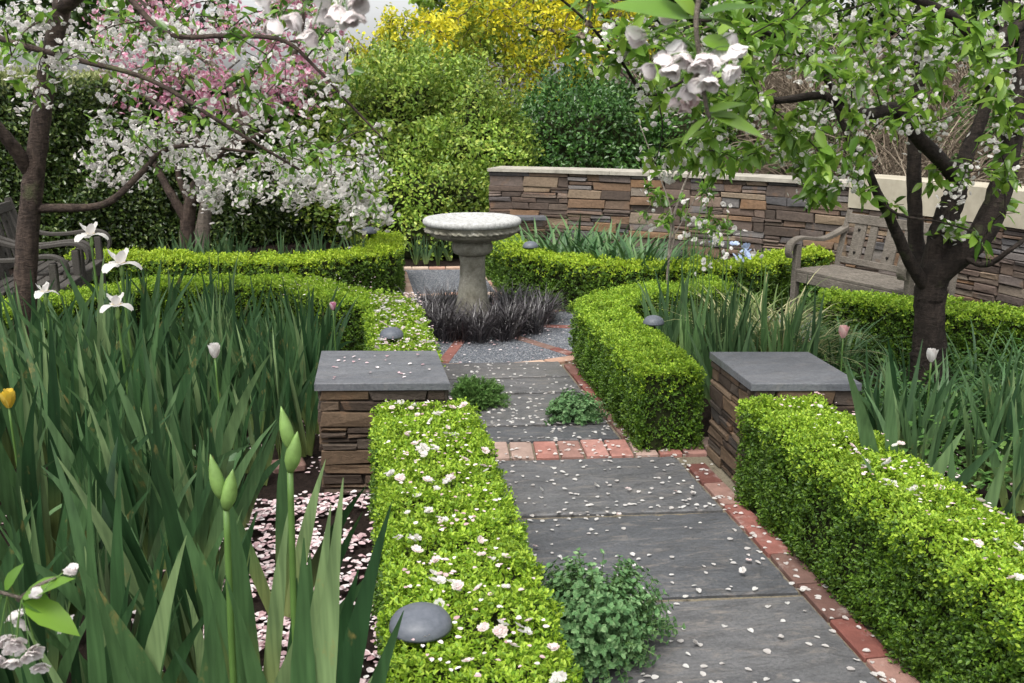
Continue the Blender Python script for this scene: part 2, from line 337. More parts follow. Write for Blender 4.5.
c = ramp(nt, a, [(.28, (.065, .055, .046)), (.5, (.135, .120, .104)), (.72, (.235, .215, .192))]); c = mixc(nt, c, ramp(nt, b, [(.3, (.7, .7, .68)), (.7, (1.12, 1.1, 1.08))]), 1.0)
bsdf(nt, out, c, .85, a, .4, .004, .2); M['timber'] = m
m, nt, out = nodes('dark_weathered_timber'); a = noise(nt, 30, 6, coord(nt, (1.2, 6, 6)), .7)
bsdf(nt, out, ramp(nt, a, [(.28, (.025, .022, .019)), (.5, (.055, .05, .045)), (.72, (.10, .095, .088))]), .85, a, .4, .004, .2); M['timber_dark'] = m
m, nt, out = nodes('hole_dark'); bsdf(nt, out, (.012, .011, .01), .95, spec=.05); M['hole'] = m
m, nt, out = nodes('lamp_enamel'); a = noise(nt, 70, 5, coord(nt), .7)
bsdf(nt, out, ramp(nt, a, [(.3, (.075, .085, .105)), (.7, (.115, .125, .15))]), .5, a, .1, .002, .4); M['lamp'] = m
m, nt, out = nodes('lamp_stem_metal'); bsdf(nt, out, (.02, .02, .022), .5); M['lamp_stem'] = m
m, nt, out = nodes('beard_yellow'); bsdf(nt, out, (.75, .52, .03), .7); M['beard'] = m
m, nt, out = nodes('red_pot_stone'); bsdf(nt, out, ramp(nt, noise(nt, 20, 5, worldpos(nt)), [(.3, (.20, .07, .05)), (.7, (.36, .16, .12))]), .85); M['red_stone'] = m

# ------------------------------------------------------------------ templates
LEAF = (np.array([(0, 0, 0), (-.26, .28, .07), (-.24, .68, .07), (0, 1, -.04), (.24, .68, .07), (.26, .28, .07)]), np.array([(0, 3, 2, 1), (0, 5, 4, 3)]))
def leaf_detailed(n=7, w=.25, fold=.16, curl=-.18):
    V = []; t = np.linspace(0, 1, n + 1)
    prof = np.sin(PI * t ** .8) ** .8 * (1 - .25 * t) * w
    prof[0] = .012; prof[-1] = .003
    for k in range(n + 1):
        z = curl * t[k] ** 2; ser = 1 + (.05 if k % 2 else -.03)
        V += [(-prof[k] * ser, t[k], z + fold * prof[k] * 1.2), (-prof[k] * .5, t[k] + .01, z + fold * .35 * prof[k]), (0, t[k] + .015, z), (prof[k] * .5, t[k] + .01, z + fold * .35 * prof[k]), (prof[k] * ser, t[k], z + fold * prof[k] * 1.2)]
    Fq = [(k * 5 + j, k * 5 + j + 1, k * 5 + j + 6, k * 5 + j + 5) for k in range(n) for j in range(4)]
    return np.array(V), np.array(Fq)
LEAF_D = leaf_detailed()
LEAF_M = leaf_detailed(4, .24, .2, -.22)
def blossom_template(outer=5, inner=4, cup=.35):
    V = []; Fq = []
    for ring, (n, r, z) in enumerate(((outer, 1.0, cup), (inner, .62, cup + .35))):
        for k in range(n):
            a = 2 * PI * (k + .5 * ring) / n; c, s = math.cos(a), math.sin(a); i = len(V)
            w = .52 * r
            for (u, v, h) in ((.06, 0, 0), (.55 * r, -w, z * .45), (.98 * r, -.28 * r, z), (.90 * r, 0, z * .9), (.98 * r, .28 * r, z), (.55 * r, w, z * .45)):
                V.append((u * c - v * s, u * s + v * c, h * r))
            Fq += [(i, i + 1, i + 2, i + 3), (i, i + 3, i + 4, i + 5)]
    return np.array(V), np.array(Fq)
BLOSSOM = blossom_template()
PETAL = (np.array([(-.08, 0, .03), (-.34, .30, .10), (-.40, .62, .12), (-.24, .92, .07), (0, .90, .02), (.22, .97, .06), (.41, .64, .13), (.33, .28, .10), (.08, 0, .03), (0, .5, 0)]), np.array([(9, i, (i - 1) % 9) for i in range(9)]))

# ------------------------------------------------------------------ HEDGES
def resample(pts, step):
    p = np.asarray(pts, float); seg = np.linalg.norm(np.diff(p, axis=0), axis=1); s = np.concatenate(([0], np.cumsum(seg)))
    n = max(2, int(s[-1] / step) + 1); t = np.linspace(0, s[-1], n)
    return np.stack([np.interp(t, s, p[:, k]) for k in range(p.shape[1])], 1), t
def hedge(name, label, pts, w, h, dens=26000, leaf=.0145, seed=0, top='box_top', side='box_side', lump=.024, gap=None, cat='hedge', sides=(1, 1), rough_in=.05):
    rng = np.random.default_rng(seed)
    Q, t = resample(pts, .02); L = t[-1]
    k = 9; ker = np.ones(k) / k
    Qs = np.stack([np.convolve(np.pad(Q[:, i], k // 2, mode='edge'), ker, 'valid') for i in range(2)], 1)
    Qs[0], Qs[-1] = Q[0], Q[-1]; Q = Qs
    T = unit(np.gradient(Q, axis=0)); N = np.stack((T[:, 1], -T[:, 0]), 1)        # N points to the right of travel
    base = Q.mean(0); root = thing(name, label, cat, (base[0], base[1], 0))
    off = np.array((base[0], base[1], 0))
    hw = w / 2
    def at(s):
        i = np.clip((s / L * (len(Q) - 1)).astype(int), 0, len(Q) - 1); return Q[i], N[i], T[i]
    # dark twiggy inside
    mb = MB(); inn = .045; nn = max(3, int(L / .05)); ss = np.linspace(inn * .8, L - inn * .8, nn); q, nrm, _ = at(ss)
    prof = [(-1, .0), (-1, .5), (-1, 1), (0, 1), (1, 1), (1, .5), (1, 0)]
    V = np.stack([np.concatenate((q + nrm * (a * (hw - inn)), np.full((nn, 1), b * (h - inn))), 1) for a, b in prof], 1)
    V[..., :2] += rng.normal(0, .006, V[..., :2].shape)
    m_ = len(prof); i = np.arange(nn - 1)[:, None] * m_; j = np.arange(m_ - 1)
    mb.add(V.reshape(-1, 3) - off, np.stack((i + j, i + j + 1, i + m_ + j + 1, i + m_ + j), 2).reshape(-1, 4), np.array([list(range(m_))]), np.array([[(nn - 1) * m_ + x for x in range(m_ - 1, -1, -1)]]))
    mb.obj('inner_stems', M['core'], root)
    # surface samples
    nt_ = int(L * w * dens * 1.15); ns = int(L * h * dens)
    ne = int(w * h * dens)
    def put(pos, nor, mat, pname, jit, sz):
        lump_d = lump * (wav(pos, 9, seed) + .6 * wav(pos, 21, seed + 2) + .55 * wav(pos, 3.2, seed + 5))
        pos = pos + nor * lump_d[:, None]
        # leaves come in little sprigs: every leaf of a sprig shares a centre
        n = len(pos) // 5; cen = pos[:n]; cn = nor[:n]
        depth = rng.random(n) ** 1.6 * rough_in
        cen = cen - cn * depth[:, None]
        ax = unit(cn * .8 + np.array((0, 0, .55)) + rng.normal(0, .42, (n, 3)))
        cen = np.repeat(cen, 5, 0); axr = np.repeat(ax, 5, 0); o = rng.normal(0, 1, (n * 5, 3)); o = unit(o - axr * (o * axr).sum(1)[:, None])
        lev = np.tile(np.linspace(-.6, .8, 5), n)
        p = cen + axr * (lev * sz * .9)[:, None] + o * sz * .12
        d = unit(axr * (.35 + .45 * (lev > .3))[:, None] + o * .8 + rng.normal(0, .15, o.shape))
        R = frames(d, axr + rng.normal(0, .2, o.shape)); sc = sz * rng.uniform(.7, 1.25, len(p))
        keep = np.ones(len(p), bool)
        if gap is not None: keep = ~gap(p, rng)
        b = MB(); scatter(b, LEAF, p[keep] - off, R[keep], sc[keep]); b.obj(pname, M[mat], root)
    # top
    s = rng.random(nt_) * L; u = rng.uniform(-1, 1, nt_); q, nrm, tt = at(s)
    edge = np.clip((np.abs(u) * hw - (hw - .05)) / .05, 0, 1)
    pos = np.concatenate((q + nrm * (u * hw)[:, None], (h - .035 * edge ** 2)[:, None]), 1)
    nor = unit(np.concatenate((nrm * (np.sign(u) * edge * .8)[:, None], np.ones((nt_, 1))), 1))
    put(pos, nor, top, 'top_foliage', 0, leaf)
    # sides and ends
    A, B = [], []
    for sg, on in zip((1, -1), sides):
        if not on: continue
        s = rng.random(ns) * L; q, nrm, tt = at(s); z = rng.uniform(.01, h - .02, ns)
        A.append(np.concatenate((q + nrm * sg * hw, z[:, None]), 1)); B.append(np.concatenate((nrm * sg, np.full((ns, 1), .12)), 1))
    for e, sg in ((0, -1), (len(Q) - 1, 1)):
        u = rng.uniform(-1, 1, ne); z = rng.uniform(.01, h - .02, ne)
        A.append(np.concatenate((Q[e] + N[e] * (u * hw)[:, None], z[:, None]), 1)); B.append(np.concatenate((np.tile(T[e] * sg, (ne, 1)), np.full((ne, 1), .12)), 1))
    A = np.concatenate(A); B = unit(np.concatenate(B)); pm = rng.permutation(len(A)); A, B = A[pm], B[pm]
    young_lit = A[:, 2] > h - .015 - .16 * rng.random(len(A)) ** 2.0  # top colour, growth and painted light together, strays down the shoulders
    put(A[~young_lit], B[~young_lit], side, 'side_foliage', 0, leaf); put(A[young_lit], B[young_lit], top, 'shoulder_foliage', 0, leaf)
    return root

def bare_patch(p, rng):           # browned hollow low on the path side of the near right hedge
    a = np.exp(-(((p[:, 1] - 2.98) / .10) ** 2 + ((p[:, 2] - .16) / .13) ** 2)) + np.exp(-(((p[:, 1] - 2.72) / .07) ** 2 + ((p[:, 2] - .2) / .13) ** 2))
    return (p[:, 0] < 1.62) & (rng.random(len(p)) < a * .8)
hedge('box_hedge', 'long low box hedge in front left of the path, strewn with pale pink blossoms', [(.235, 1.15), (.245, 2.6), (.25, 3.9)], .385, .42, 42000, .0130, 1)
hedge('box_hedge', 'long box hedge right of the near path slabs, browned low on its side', [(1.705, .9), (1.70, 2.4), (1.70, 3.66)], .335, .455, 44000, .0125, 2, gap=bare_patch)
hedge('box_hedge', 'clipped box hedge right of the upper path slabs, before the upright iris clump', [(1.435, 4.24), (1.485, 5.90), (1.85, 6.22), (2.5, 6.3)], .325, .42, 32000, .0132, 3)
hedge('box_hedge', 'petal-strewn box hedge behind the left stone pier, bending away to the left', [(.235, 4.62), (.21, 6.12), (-.08, 6.32), (-.42, 6.95), (-1.35, 7.02), (-1.88, 6.6), (-2.35, 6.0)], .335, .42, 21000, .016, 4)
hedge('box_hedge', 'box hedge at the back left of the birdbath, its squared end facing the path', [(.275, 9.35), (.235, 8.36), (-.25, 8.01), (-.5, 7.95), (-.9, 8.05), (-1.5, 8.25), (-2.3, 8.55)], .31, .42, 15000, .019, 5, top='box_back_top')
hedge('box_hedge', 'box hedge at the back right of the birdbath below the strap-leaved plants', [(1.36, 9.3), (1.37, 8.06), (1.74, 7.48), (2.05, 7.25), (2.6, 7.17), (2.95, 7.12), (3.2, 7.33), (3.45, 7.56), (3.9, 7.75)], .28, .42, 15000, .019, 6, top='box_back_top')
hedge('box_hedge', 'short box hedge in front of the timber bench, behind the dark cherry trunk', [(3.02, 5.98), (3.25, 5.86), (3.5, 5.58), (3.78, 5.34), (4.12, 5.15)], .28, .40, 20000, .0175, 7)

# ------------------------------------------------------------------ GROUND and PATH
def sheet(name, poly, z, mat, kind='structure'):
    mb = MB(); mb.add([(x, y, z) for x, y in poly], np.array([list(range(len(poly)))])); o = mb.obj(name, mat); o['kind'] = kind; return o
mb = MB(); g = 90; xs = np.concatenate((np.linspace(-60, -4.2, 12), np.linspace(-4, 6, g), np.linspace(6.3, 70, 12))); ys = np.concatenate((np.linspace(-20, .4, 6), np.linspace(.5, 11, g), np.linspace(11.5, 120, 16)))
X, Y = np.meshgrid(xs, ys); pp = np.stack((X, Y, X * 0), -1)
inpath = (X > .3) & (X < 1.75) | ((X - .85) ** 2 + (Y - 7.1) ** 2 < 2.2)
Z = -.012 + np.where(inpath, -.02, .022 * wav(pp, 4.1, 1) + .012 * wav(pp, 13, 4))
nx = len(xs); i = np.arange(len(ys) - 1)[:, None] * nx; j = np.arange(nx - 1)
mb.add(np.stack((X, Y, Z), -1).reshape(-1, 3), np.stack((i + j, i + j + 1, i + nx + j + 1, i + nx + j), 2).reshape(-1, 4))
o = mb.obj('ground', M['soil'], smooth=True); o['kind'] = 'structure'

sk = lambda x, y: y - .085 * (x - 1.0)              # the crosswise joints run a few degrees off square
o = sheet('path_bed', [(.3, -.2), (1.72, -.2), (1.72, 4.3), (1.42, 5.95), (.3, 5.95)], -.006, M['joint'])
mb = MB(); rng = np.random.default_rng(3)
def slab(mb, x0, x1, y0, y1, z=.012):
    g_ = .008; e = .006
    c = np.array([(x0 + g_, sk(x0, y0) + g_), (x1 - g_, sk(x1, y0) + g_), (x1 - g_, sk(x1, y1) - g_), (x0 + g_, sk(x0, y1) - g_)]); ce = c.mean(0); ring = []
    for k in range(4):
        a_, b_ = c[k], c[(k + 1) % 4]; m_ = max(4, int(np.linalg.norm(b_ - a_) / .03)); t_ = np.arange(m_)[:, None] / m_; q_ = a_ + (b_ - a_) * t_
        q_ = q_ + unit(ce - q_) * (np.abs(rng.normal(0, .0022, m_)) + .012 * (rng.random(m_) < .05))[:, None]; ring.append(q_)
    ring = np.concatenate(ring); n_ = len(ring); inn = ring + unit(ce - ring) * rng.uniform(.003, .010, n_)[:, None]; dz = rng.uniform(-.0025, .0025)
    tx, ty = rng.normal(0, .0018, 2); zt = z + dz + tx * (inn[:, 0] - ce[0]) + ty * (inn[:, 1] - ce[1])
    V = np.concatenate((np.concatenate((ring, np.full((n_, 1), -.02)), 1), np.concatenate((ring, (zt - e)[:, None]), 1), np.concatenate((inn, zt[:, None]), 1))); j = np.arange(n_); j2 = (j + 1) % n_
    mb.add(V, np.stack((j, j2, n_ + j2, n_ + j), 1), np.stack((n_ + j, n_ + j2, 2 * n_ + j2, 2 * n_ + j), 1), np.array([2 * n_ + j]))
yy = [-.1, .70, 1.43, 2.13, 2.875, 3.575, 4.235]
for a, b in zip(yy[:-1], yy[1:]): slab(mb, .465, 1.452, a + .011, b - .011)
for a, b in ((4.475, 4.70), (4.72, 5.27), (5.29, 5.60), (5.615, 5.97)): slab(mb, .465, 1.262, a, b)
o = mb.obj('path_slab', M['slab']); o['kind'] = 'structure'

mb = MB()
def brick(mb, cx, cy, lx, ly, rz=0, z=.014):
    box(mb, (cx, cy, z - .032 + rng.uniform(-.003, .002)), (lx, ly, .064), rz + rng.normal(0, .012), 0, .004)
x = .46
while x < 1.72:                                     # brick row across the path
    brick(mb, x + .054, sk(x + .054, 4.352), .106, .222, -.085); x += .1165
o = mb.obj('path_brick_row', M['brick']); o['kind'] = 'structure'; mb = MB()
y = -.1
while y < 4.1:                                      # edging right of the lower slabs and left under the hedge
    brick(mb, 1.503, sk(1.5, y + .115), .092, .224); brick(mb, .405, sk(.4, y + .115), .092, .224); y += .234
y = 4.5
while y < 5.85:
    brick(mb, 1.318, y + .115 - .02, .092, .224); brick(mb, .405, y + .115 + .05, .092, .224); y += .234
o = mb.obj('path_brick_edging', M['edge_brick']); o['kind'] = 'structure'
# round centre: gravel, brick ring and spokes
CX, CY = .85, 7.12
RR = 1.20
mb = MB(); a = np.linspace(0, 2 * PI, 72, endpoint=False)
mb.add(np.stack((CX + (RR - .06) * np.cos(a), CY + (RR - .06) * np.sin(a), np.full(72, .006)), 1), np.array([list(range(72))]))
o = mb.obj('gravel_circle', M['gravel']); o['kind'] = 'structure'
mb = MB()
nb = 34
for k in range(nb):
    an = 2 * PI * (k + .5) / nb; brick(mb, CX + RR * math.cos(an), CY + RR * math.sin(an), .205, .10, an + PI / 2, .013)
o = mb.obj('path_brick_ring', M['pale_brick']); o['kind'] = 'structure'
mb = MB()
for k in range(8):
    an = math.radians(-62 + 45 * k)
    for q in range(4):
        r_ = .42 + q * .205
        if r_ < 1.08: brick(mb, CX + r_ * math.cos(an), CY + r_ * math.sin(an), .196, .075, an, .012)
o = mb.obj('path_brick_spokes', M['edge_brick']); o['kind'] = 'structure'
# the far leg of the path and the side arms
sheet('path_far', [(.48, 8.3), (1.22, 8.3), (1.25, 9.6), (.44, 9.7)], .003, M['gravel'])
mb = MB()
for k in range(7): brick(mb, .30 + .165 * k, 9.72 - .02 * k, .16, .10, -.06, .02)
for k in range(6): brick(mb, .44, 8.36 + .22 * k, .09, .21, 0, .012); brick(mb, 1.24, 8.3 + .22 * k, .09, .21, 0, .012)
o = mb.obj('path_far_edging', M['pale_brick']); o['kind'] = 'structure'
sheet('path_right_arm', [(1.9, 6.5), (2.9, 6.3), (3.3, 6.2), (3.9, 6.0), (4.2, 7.0), (3.3, 7.1), (2.6, 6.95), (1.9, 7.1)], .002, M['gravel'])
sheet('path_left_arm', [(-.2, 6.85), (-.3, 7.8), (-1.0, 7.85), (-1.6, 8.1), (-2.9, 8.2), (-2.7, 6.7), (-1.9, 6.9), (-1.0, 7.2)], .002, M['gravel'])

# ------------------------------------------------------------------ STONEWORK
def stone_block(mb, rng, org, ex, ez, en, l, h, depth, proud, gap=.003, ch=.004):
    """a rough-faced block: origin at lower left of its face, ex along, ez up, en outward"""
    j = lambda s: rng.uniform(-s, s)
    c0 = [(gap, gap), (l - gap, gap), (l - gap, h - gap), (gap, h - gap)]
    c0 = [(a + j(min(.012, l * .05)), b + j(min(.007, h * .07))) for a, b in c0]
    ch_ = min(ch, l * .2, h * .22)
    ci = [(a + (ch_ if a < l / 2 else -ch_) + j(.003), b + (ch_ if b < h / 2 else -ch_) + j(.003)) for a, b in c0]
    V = [org + ex * a + ez * b - en * depth for a, b in c0] + [org + ex * a + ez * b + en * (proud - .007 + j(.003)) for a, b in c0] + [org + ex * a + ez * b + en * (proud + j(.0045)) for a, b in ci]
    mid = np.mean(V[8:], 0) + en * j(.005) + ex * j(l * .15); V.append(mid)
    mb.add(V, [(0, 1, 5, 4), (1, 2, 6, 5), (2, 3, 7, 6), (3, 0, 4, 7), (4, 5, 9, 8), (5, 6, 10, 9), (6, 7, 11, 10), (7, 4, 8, 11)], [(8, 9, 12), (9, 10, 12), (10, 11, 12), (11, 8, 12)])
EZ = np.array((0, 0, 1.))
def coursed_face(mb, rng, fn, L, z0, z1, hr, lr, depth, proud):
    z = z0
    while z < z1 - .015:
        h = min(rng.uniform(*hr), z1 - z)
        if z1 - z - h < hr[0] * .6: h = z1 - z
        s = 0.0
        while s < L - .01:
            l = min(rng.uniform(*lr) * (1.0 if h > np.mean(hr) else 1.15), L - s)
            if L - s - l < lr[0] * .5: l = L - s
            p0, p1, en = fn(s), fn(s + l), None
            ex = p1 - p0; ll = np.linalg.norm(ex); ex = ex / ll; en = np.array((ex[1], -ex[0], 0.))
            org = np.array((p0[0], p0[1], z))
            if h > hr[0] * 1.7 and rng.random() < .35:
                k = rng.uniform(.4, .6); stone_block(mb, rng, org, ex, EZ, en, ll, h * k, depth, rng.uniform(0, proud)); stone_block(mb, rng, org + EZ * h * k, ex, EZ, en, ll, h * (1 - k), depth, rng.uniform(0, proud))
            else: stone_block(mb, rng, org, ex, EZ, en, ll, h, depth, rng.uniform(0, proud))
            s += l
        z += h
def pier(name, label, corners, h, seed):
    """corners counter-clockwise from front left, in plan"""
    rng = np.random.default_rng(seed); c = np.array(corners); cen = c.mean(0); root = thing(name, label, 'pier', (cen[0], cen[1], 0)); l = c - cen
    mb = MB(); inner = l * .90
    V = [(x, y, 0) for x, y in inner] + [(x, y, h - .036) for x, y in inner]
    mb.add(V, [(0, 1, 5, 4), (1, 2, 6, 5), (2, 3, 7, 6), (3, 0, 4, 7), (4, 5, 6, 7)]); mb.obj('core', M['mortar'], root)
    mb = MB(); q = l * .94
    for k in range(4):
        a, b = q[k], q[(k + 1) % 4]; L = np.linalg.norm(b - a)
        coursed_face(mb, rng, lambda s, a=a, b=b, L=L: np.array((*(a + (b - a) * s / L), 0)), L, 0, h - .034, (.028, .072), (.07, .25), .03, .012)
    mb.obj('stonework', M['pier_stone'], root)
    mb = MB(); e = .004; t = .032
    co = l * 1.0; ci = l * .992
    V = [(x, y, h - t) for x, y in co] + [(x, y, h - e) for x, y in co] + [(x, y, h) for x, y in ci]
    mb.add(V, [(3, 2, 1, 0), (0, 1, 5, 4), (1, 2, 6, 5), (2, 3, 7, 6), (3, 0, 4, 7), (4, 5, 9, 8), (5, 6, 10, 9), (6, 7, 11, 10), (7, 4, 8, 11), (8, 9, 10, 11)])
    mb.obj('cap', M['cap_slab'], root); return root
pier('stone_pier', 'square stacked-slate pier with bluestone cap, left of the path', [(-.188, 3.966), (.365, 3.891), (.356, 4.43), (-.173, 4.515)], .50, 1)
pier('stone_pier', 'square stacked-slate pier with bluestone cap, right of the path', [(1.585, 3.682), (2.034, 3.611), (2.05, 4.138), (1.60, 4.21)], .50, 2)
pier('stone_pier', 'small far stone pier at the back left, behind the hedge end and white blossom', [(.08, 10.75), (.46, 10.7), (.46, 11.1), (.08, 11.15)], .50, 3)
pier('stone_pier', 'small far stone pier butted to the end of the long wall', [(1.50, 9.50), (1.86, 9.46), (1.86, 9.62), (1.50, 9.70)], .52, 4)

WP = np.array([(1.36, 9.98), (1.95, 9.66), (2.55, 9.26), (3.1, 8.86), (3.55, 8.42), (3.95, 7.9), (4.26, 7.25), (4.5, 6.5), (4.66, 5.6), (4.75, 4.6), (4.8, 3.6), (4.8, 2.4)])
WQ, WS = resample(spline(WP, 200), .02); WL = WS[-1]
def wallp(s): return np.array((np.interp(s, WS, WQ[:, 0]), np.interp(s, WS, WQ[:, 1]), 0))
wall = thing('garden_wall', 'long curving dry-stone garden wall with pale coping behind the garden', 'wall', (WQ[:, 0].mean(), WQ[:, 1].mean(), 0))
woff = np.array((WQ[:, 0].mean(), WQ[:, 1].mean(), 0)); rng = np.random.default_rng(21)
WH = .93
def ribbon(mb, s0, s1, d0, d1, z0, z1, step=.12):
    n = max(2, int((s1 - s0) / step)); ss = np.linspace(s0, s1, n); p = np.array([wallp(s) for s in ss]); t = unit(np.gradient(p, axis=0)); nn_ = np.stack((t[:, 1], -t[:, 0], np.zeros(n)), 1)
    V = np.stack([p + nn_ * d + EZ * z for d, z in ((d0, z0), (d0, z1), (d1, z1), (d1, z0))], 1) - woff
    i = np.arange(n - 1)[:, None] * 4; j = np.arange(4)
    mb.add(V.reshape(-1, 3), np.stack((i + j, i + 4 + j, i + 4 + (j + 1) % 4, i + (j + 1) % 4), 2).reshape(-1, 4), np.array([[0, 1, 2, 3]]), np.array([[(n - 1) * 4 + q for q in (3, 2, 1, 0)]]))
mb = MB(); ribbon(mb, .03, WL, -.015, -.33, 0, WH); mb.obj('core', M['mortar'], wall)
SC = 3.62                                            # from here on the upper part is rendered cream
mb = MB(); s0 = 0.0
while s0 < WL - .05:
    end = SC if s0 < SC - .01 else WL; l_ = rng.uniform(.45, .95)
    if end - s0 - l_ < .35: l_ = end - s0
    zt = WH if s0 < SC - .01 else .76; zm = rng.uniform(.28, .62)
    for za, zb in ((0, zm), (zm, zt)): coursed_face(mb, rng, lambda s, s0=s0: wallp(s0 + s) - woff, l_, za, zb, (.03, .105), (.10, .40), .05, .024)
    s0 += l_
ee = (wallp(.05) - wallp(0)); ee /= np.linalg.norm(ee); en_ = np.array((ee[1], -ee[0], 0))
a0 = wallp(.02) - en_ * .34 - woff; b0 = wallp(.02) - woff
coursed_face(mb, rng, lambda s: a0 + (b0 - a0) * s / .34, .34, 0, WH, (.06, .13), (.16, .34), .04, .02)
mb.obj('stonework', M['wall_stone'], wall)
mb = MB(); s = -.03 + .03
while s < SC - .05:
    e_ = min(s + rng.uniform(.5, .75), SC); ribbon(mb, s + .002, e_ - .002, .045, -.36, WH + rng.uniform(0, .003), WH + .032 + rng.uniform(0, .004), .08); s = e_
mb.obj('coping', M['coping'], wall)
mb = MB(); ribbon(mb, SC, WL, .03, -.36, .765, 1.02, .08); mb.obj('rendered_band', M['render'], wall)

# ------------------------------------------------------------------ BIRDBATH
bb = thing('birdbath', 'large pale cast-stone birdbath standing in black grass at the centre', 'birdbath', (.85, 7.15, 0))
mb = MB()
lathe(mb, [(.145, 0), (.135, .10), (.110, .2), (.092, .34), (.088, .47), (.094, .52)], 48, fn=lambda a, r, z: r * (1 + .05 * np.abs(np.cos(4 * a)) ** .5) )
lathe(mb, [(.10, .522), (.135, .54), (.15, .572), (.15, .60), (.135, .63)], 48)
mb.obj('pedestal', M['cast'], bb, True)
mb = MB()
def carve(a, r, z):
    k = math.exp(-((z - .708) / .024) ** 4)
    return r * (1 + k * (.075 * np.abs(np.sin(7 * a + (z - .7) * 6)) ** .7 * (.7 + .5 * np.cos((z - .708) * 130)) + .03 * np.sin(42 * a + z * 160) * (np.abs(np.sin(7 * a)) > .4) - .03))
lathe(mb, [tuple(q) for q in spline([(.12, .628), (.19, .638), (.26, .655), (.305, .675), (.326, .697), (.333, .718), (.335, .740), (.33, .748)], 40)], 192, fn=carve)
mb.obj('bowl', M['cast'], bb, True)
mb = MB(); lathe(mb, [(.325, .745), (.352, .750), (.360, .766), (.358, .784), (.345, .796), (.322, .80), (.30, .796), (.26, .775), (.18, .762), (.05, .757)], 72)
mb.obj('rim', M['cast_rim_skylit'], bb, True)

def blade(L, w, lean, bend, n=6, fold=.15):
    """one grass or strap blade in the xz plane from the origin; returns verts, quads"""
    t = np.linspace(0, 1, n + 1); ang = lean + bend * t ** 1.4; ds = L / n
    x = np.concatenate(([0], np.cumsum(np.sin(ang[:-1]) * ds))); z = np.concatenate(([0], np.cumsum(np.cos(ang[:-1]) * ds)))
    ww = w / 2 * np.minimum(1, (1 - t) * 2.6 + .03) ** .8
    V = np.zeros((n + 1, 3, 3)); nx_, nz_ = -np.cos(ang), np.sin(ang)
    for q, sg in ((0, -1), (1, 0), (2, 1)):
        V[:, q, 0] = x + (fold * ww * nx_ if q != 1 else 0); V[:, q, 1] = sg * ww; V[:, q, 2] = z + (fold * ww * nz_ if q != 1 else 0)
    i = np.arange(n)[:, None] * 3; j = np.arange(2)
    return V.reshape(-1, 3), np.stack((i + j, i + j + 1, i + j + 4, i + j + 3), 2).reshape(-1, 4)
def rotz(V, a):
    c, s = math.cos(a), math.sin(a); return np.stack((V[:, 0] * c - V[:, 1] * s, V[:, 0] * s + V[:, 1] * c, V[:, 2]), 1)
def tuft(mb, rng, n, R, L, w, lean, bend, nseg=6, zb=0):
    for k in range(n):
        a = rng.uniform(0, 2 * PI); r = R * math.sqrt(rng.random()); V, Fq = blade(L * rng.uniform(.6, 1.15), w * rng.uniform(.7, 1.2), lean * rng.uniform(.2, 1.3), bend * rng.uniform(.6, 1.25), nseg)
        o_ = a + rng.normal(0, .5); V = rotz(V, o_) + np.array((r * math.cos(a), r * math.sin(a), zb)); mb.add(V, Fq)

rng = np.random.default_rng(5); mb = MB()
for k in range(120):
    a = rng.uniform(0, 2 * PI); r = .13 + .42 * math.sqrt(rng.random()); el = 1 + .12 * math.cos(a)
    sub = MB(); tuft(sub, rng, 30, .06, .30, .0065, .5, 1.5, 6)
    mb.add(np.concatenate(sub.V) + np.array((r * el * math.cos(a), r * math.sin(a), 0)), *sub.F)
o = mb.obj('black_mondo_grass', M['mondo']); o.location = (.82, 7.10, 0); tag(o, 'spiky ring of black mondo grass around the birdbath foot', 'grass clump')

# ------------------------------------------------------------------ LAMPS
lp = thing('garden_lamp', 'blue-grey dome garden lamp in the left edge of the near blossom-strewn hedge', 'lamp')
mb = MB(); R = .066
lathe(mb, [(R * .90, -.006), (R, 0), (R * .995, .010), (R * .95, .030), (R * .84, .050), (R * .66, .066), (R * .42, .077), (R * .18, .082), (.001, .0835)], 40, cap=True); mb.obj('shade', M['lamp'], lp, True)
mb = MB(); tube(mb, [(0, 0, -.44), (0, 0, -.2), (0, 0, -.002)], [.013, .013, .013], 10); mb.obj('stem', M['lamp_stem'], lp, True)
LAMPS = [(.118, 2.09, .432, 1.12, None), (.17, 5.02, .435, .95, 'blue-grey dome garden lamp in the petal-strewn hedge just behind the left pier'), (1.60, 5.08, .44, .88, 'dark dome garden lamp in the hedge beside the upright iris clump'),
         (1.44, 8.02, .44, 1.0, 'small dome garden lamp on the hedge right of the birdbath'), (.13, 9.0, .46, 1.1, 'small dome garden lamp on the hedge left of the birdbath, under white blossom')]
for k, (x, y, z, s, lab) in enumerate(LAMPS):
    o = lp if k == 0 else copy_tree(lp)
    o.location = (x, y, z); o.scale = (s, s, s * (.50 if k == 0 else .62)); o['group'] = 'dome garden lamps in the hedges'
    if lab: o['label'] = lab
lp['label'] = 'blue-grey dome garden lamp in the left edge of the near blossom-strewn hedge'

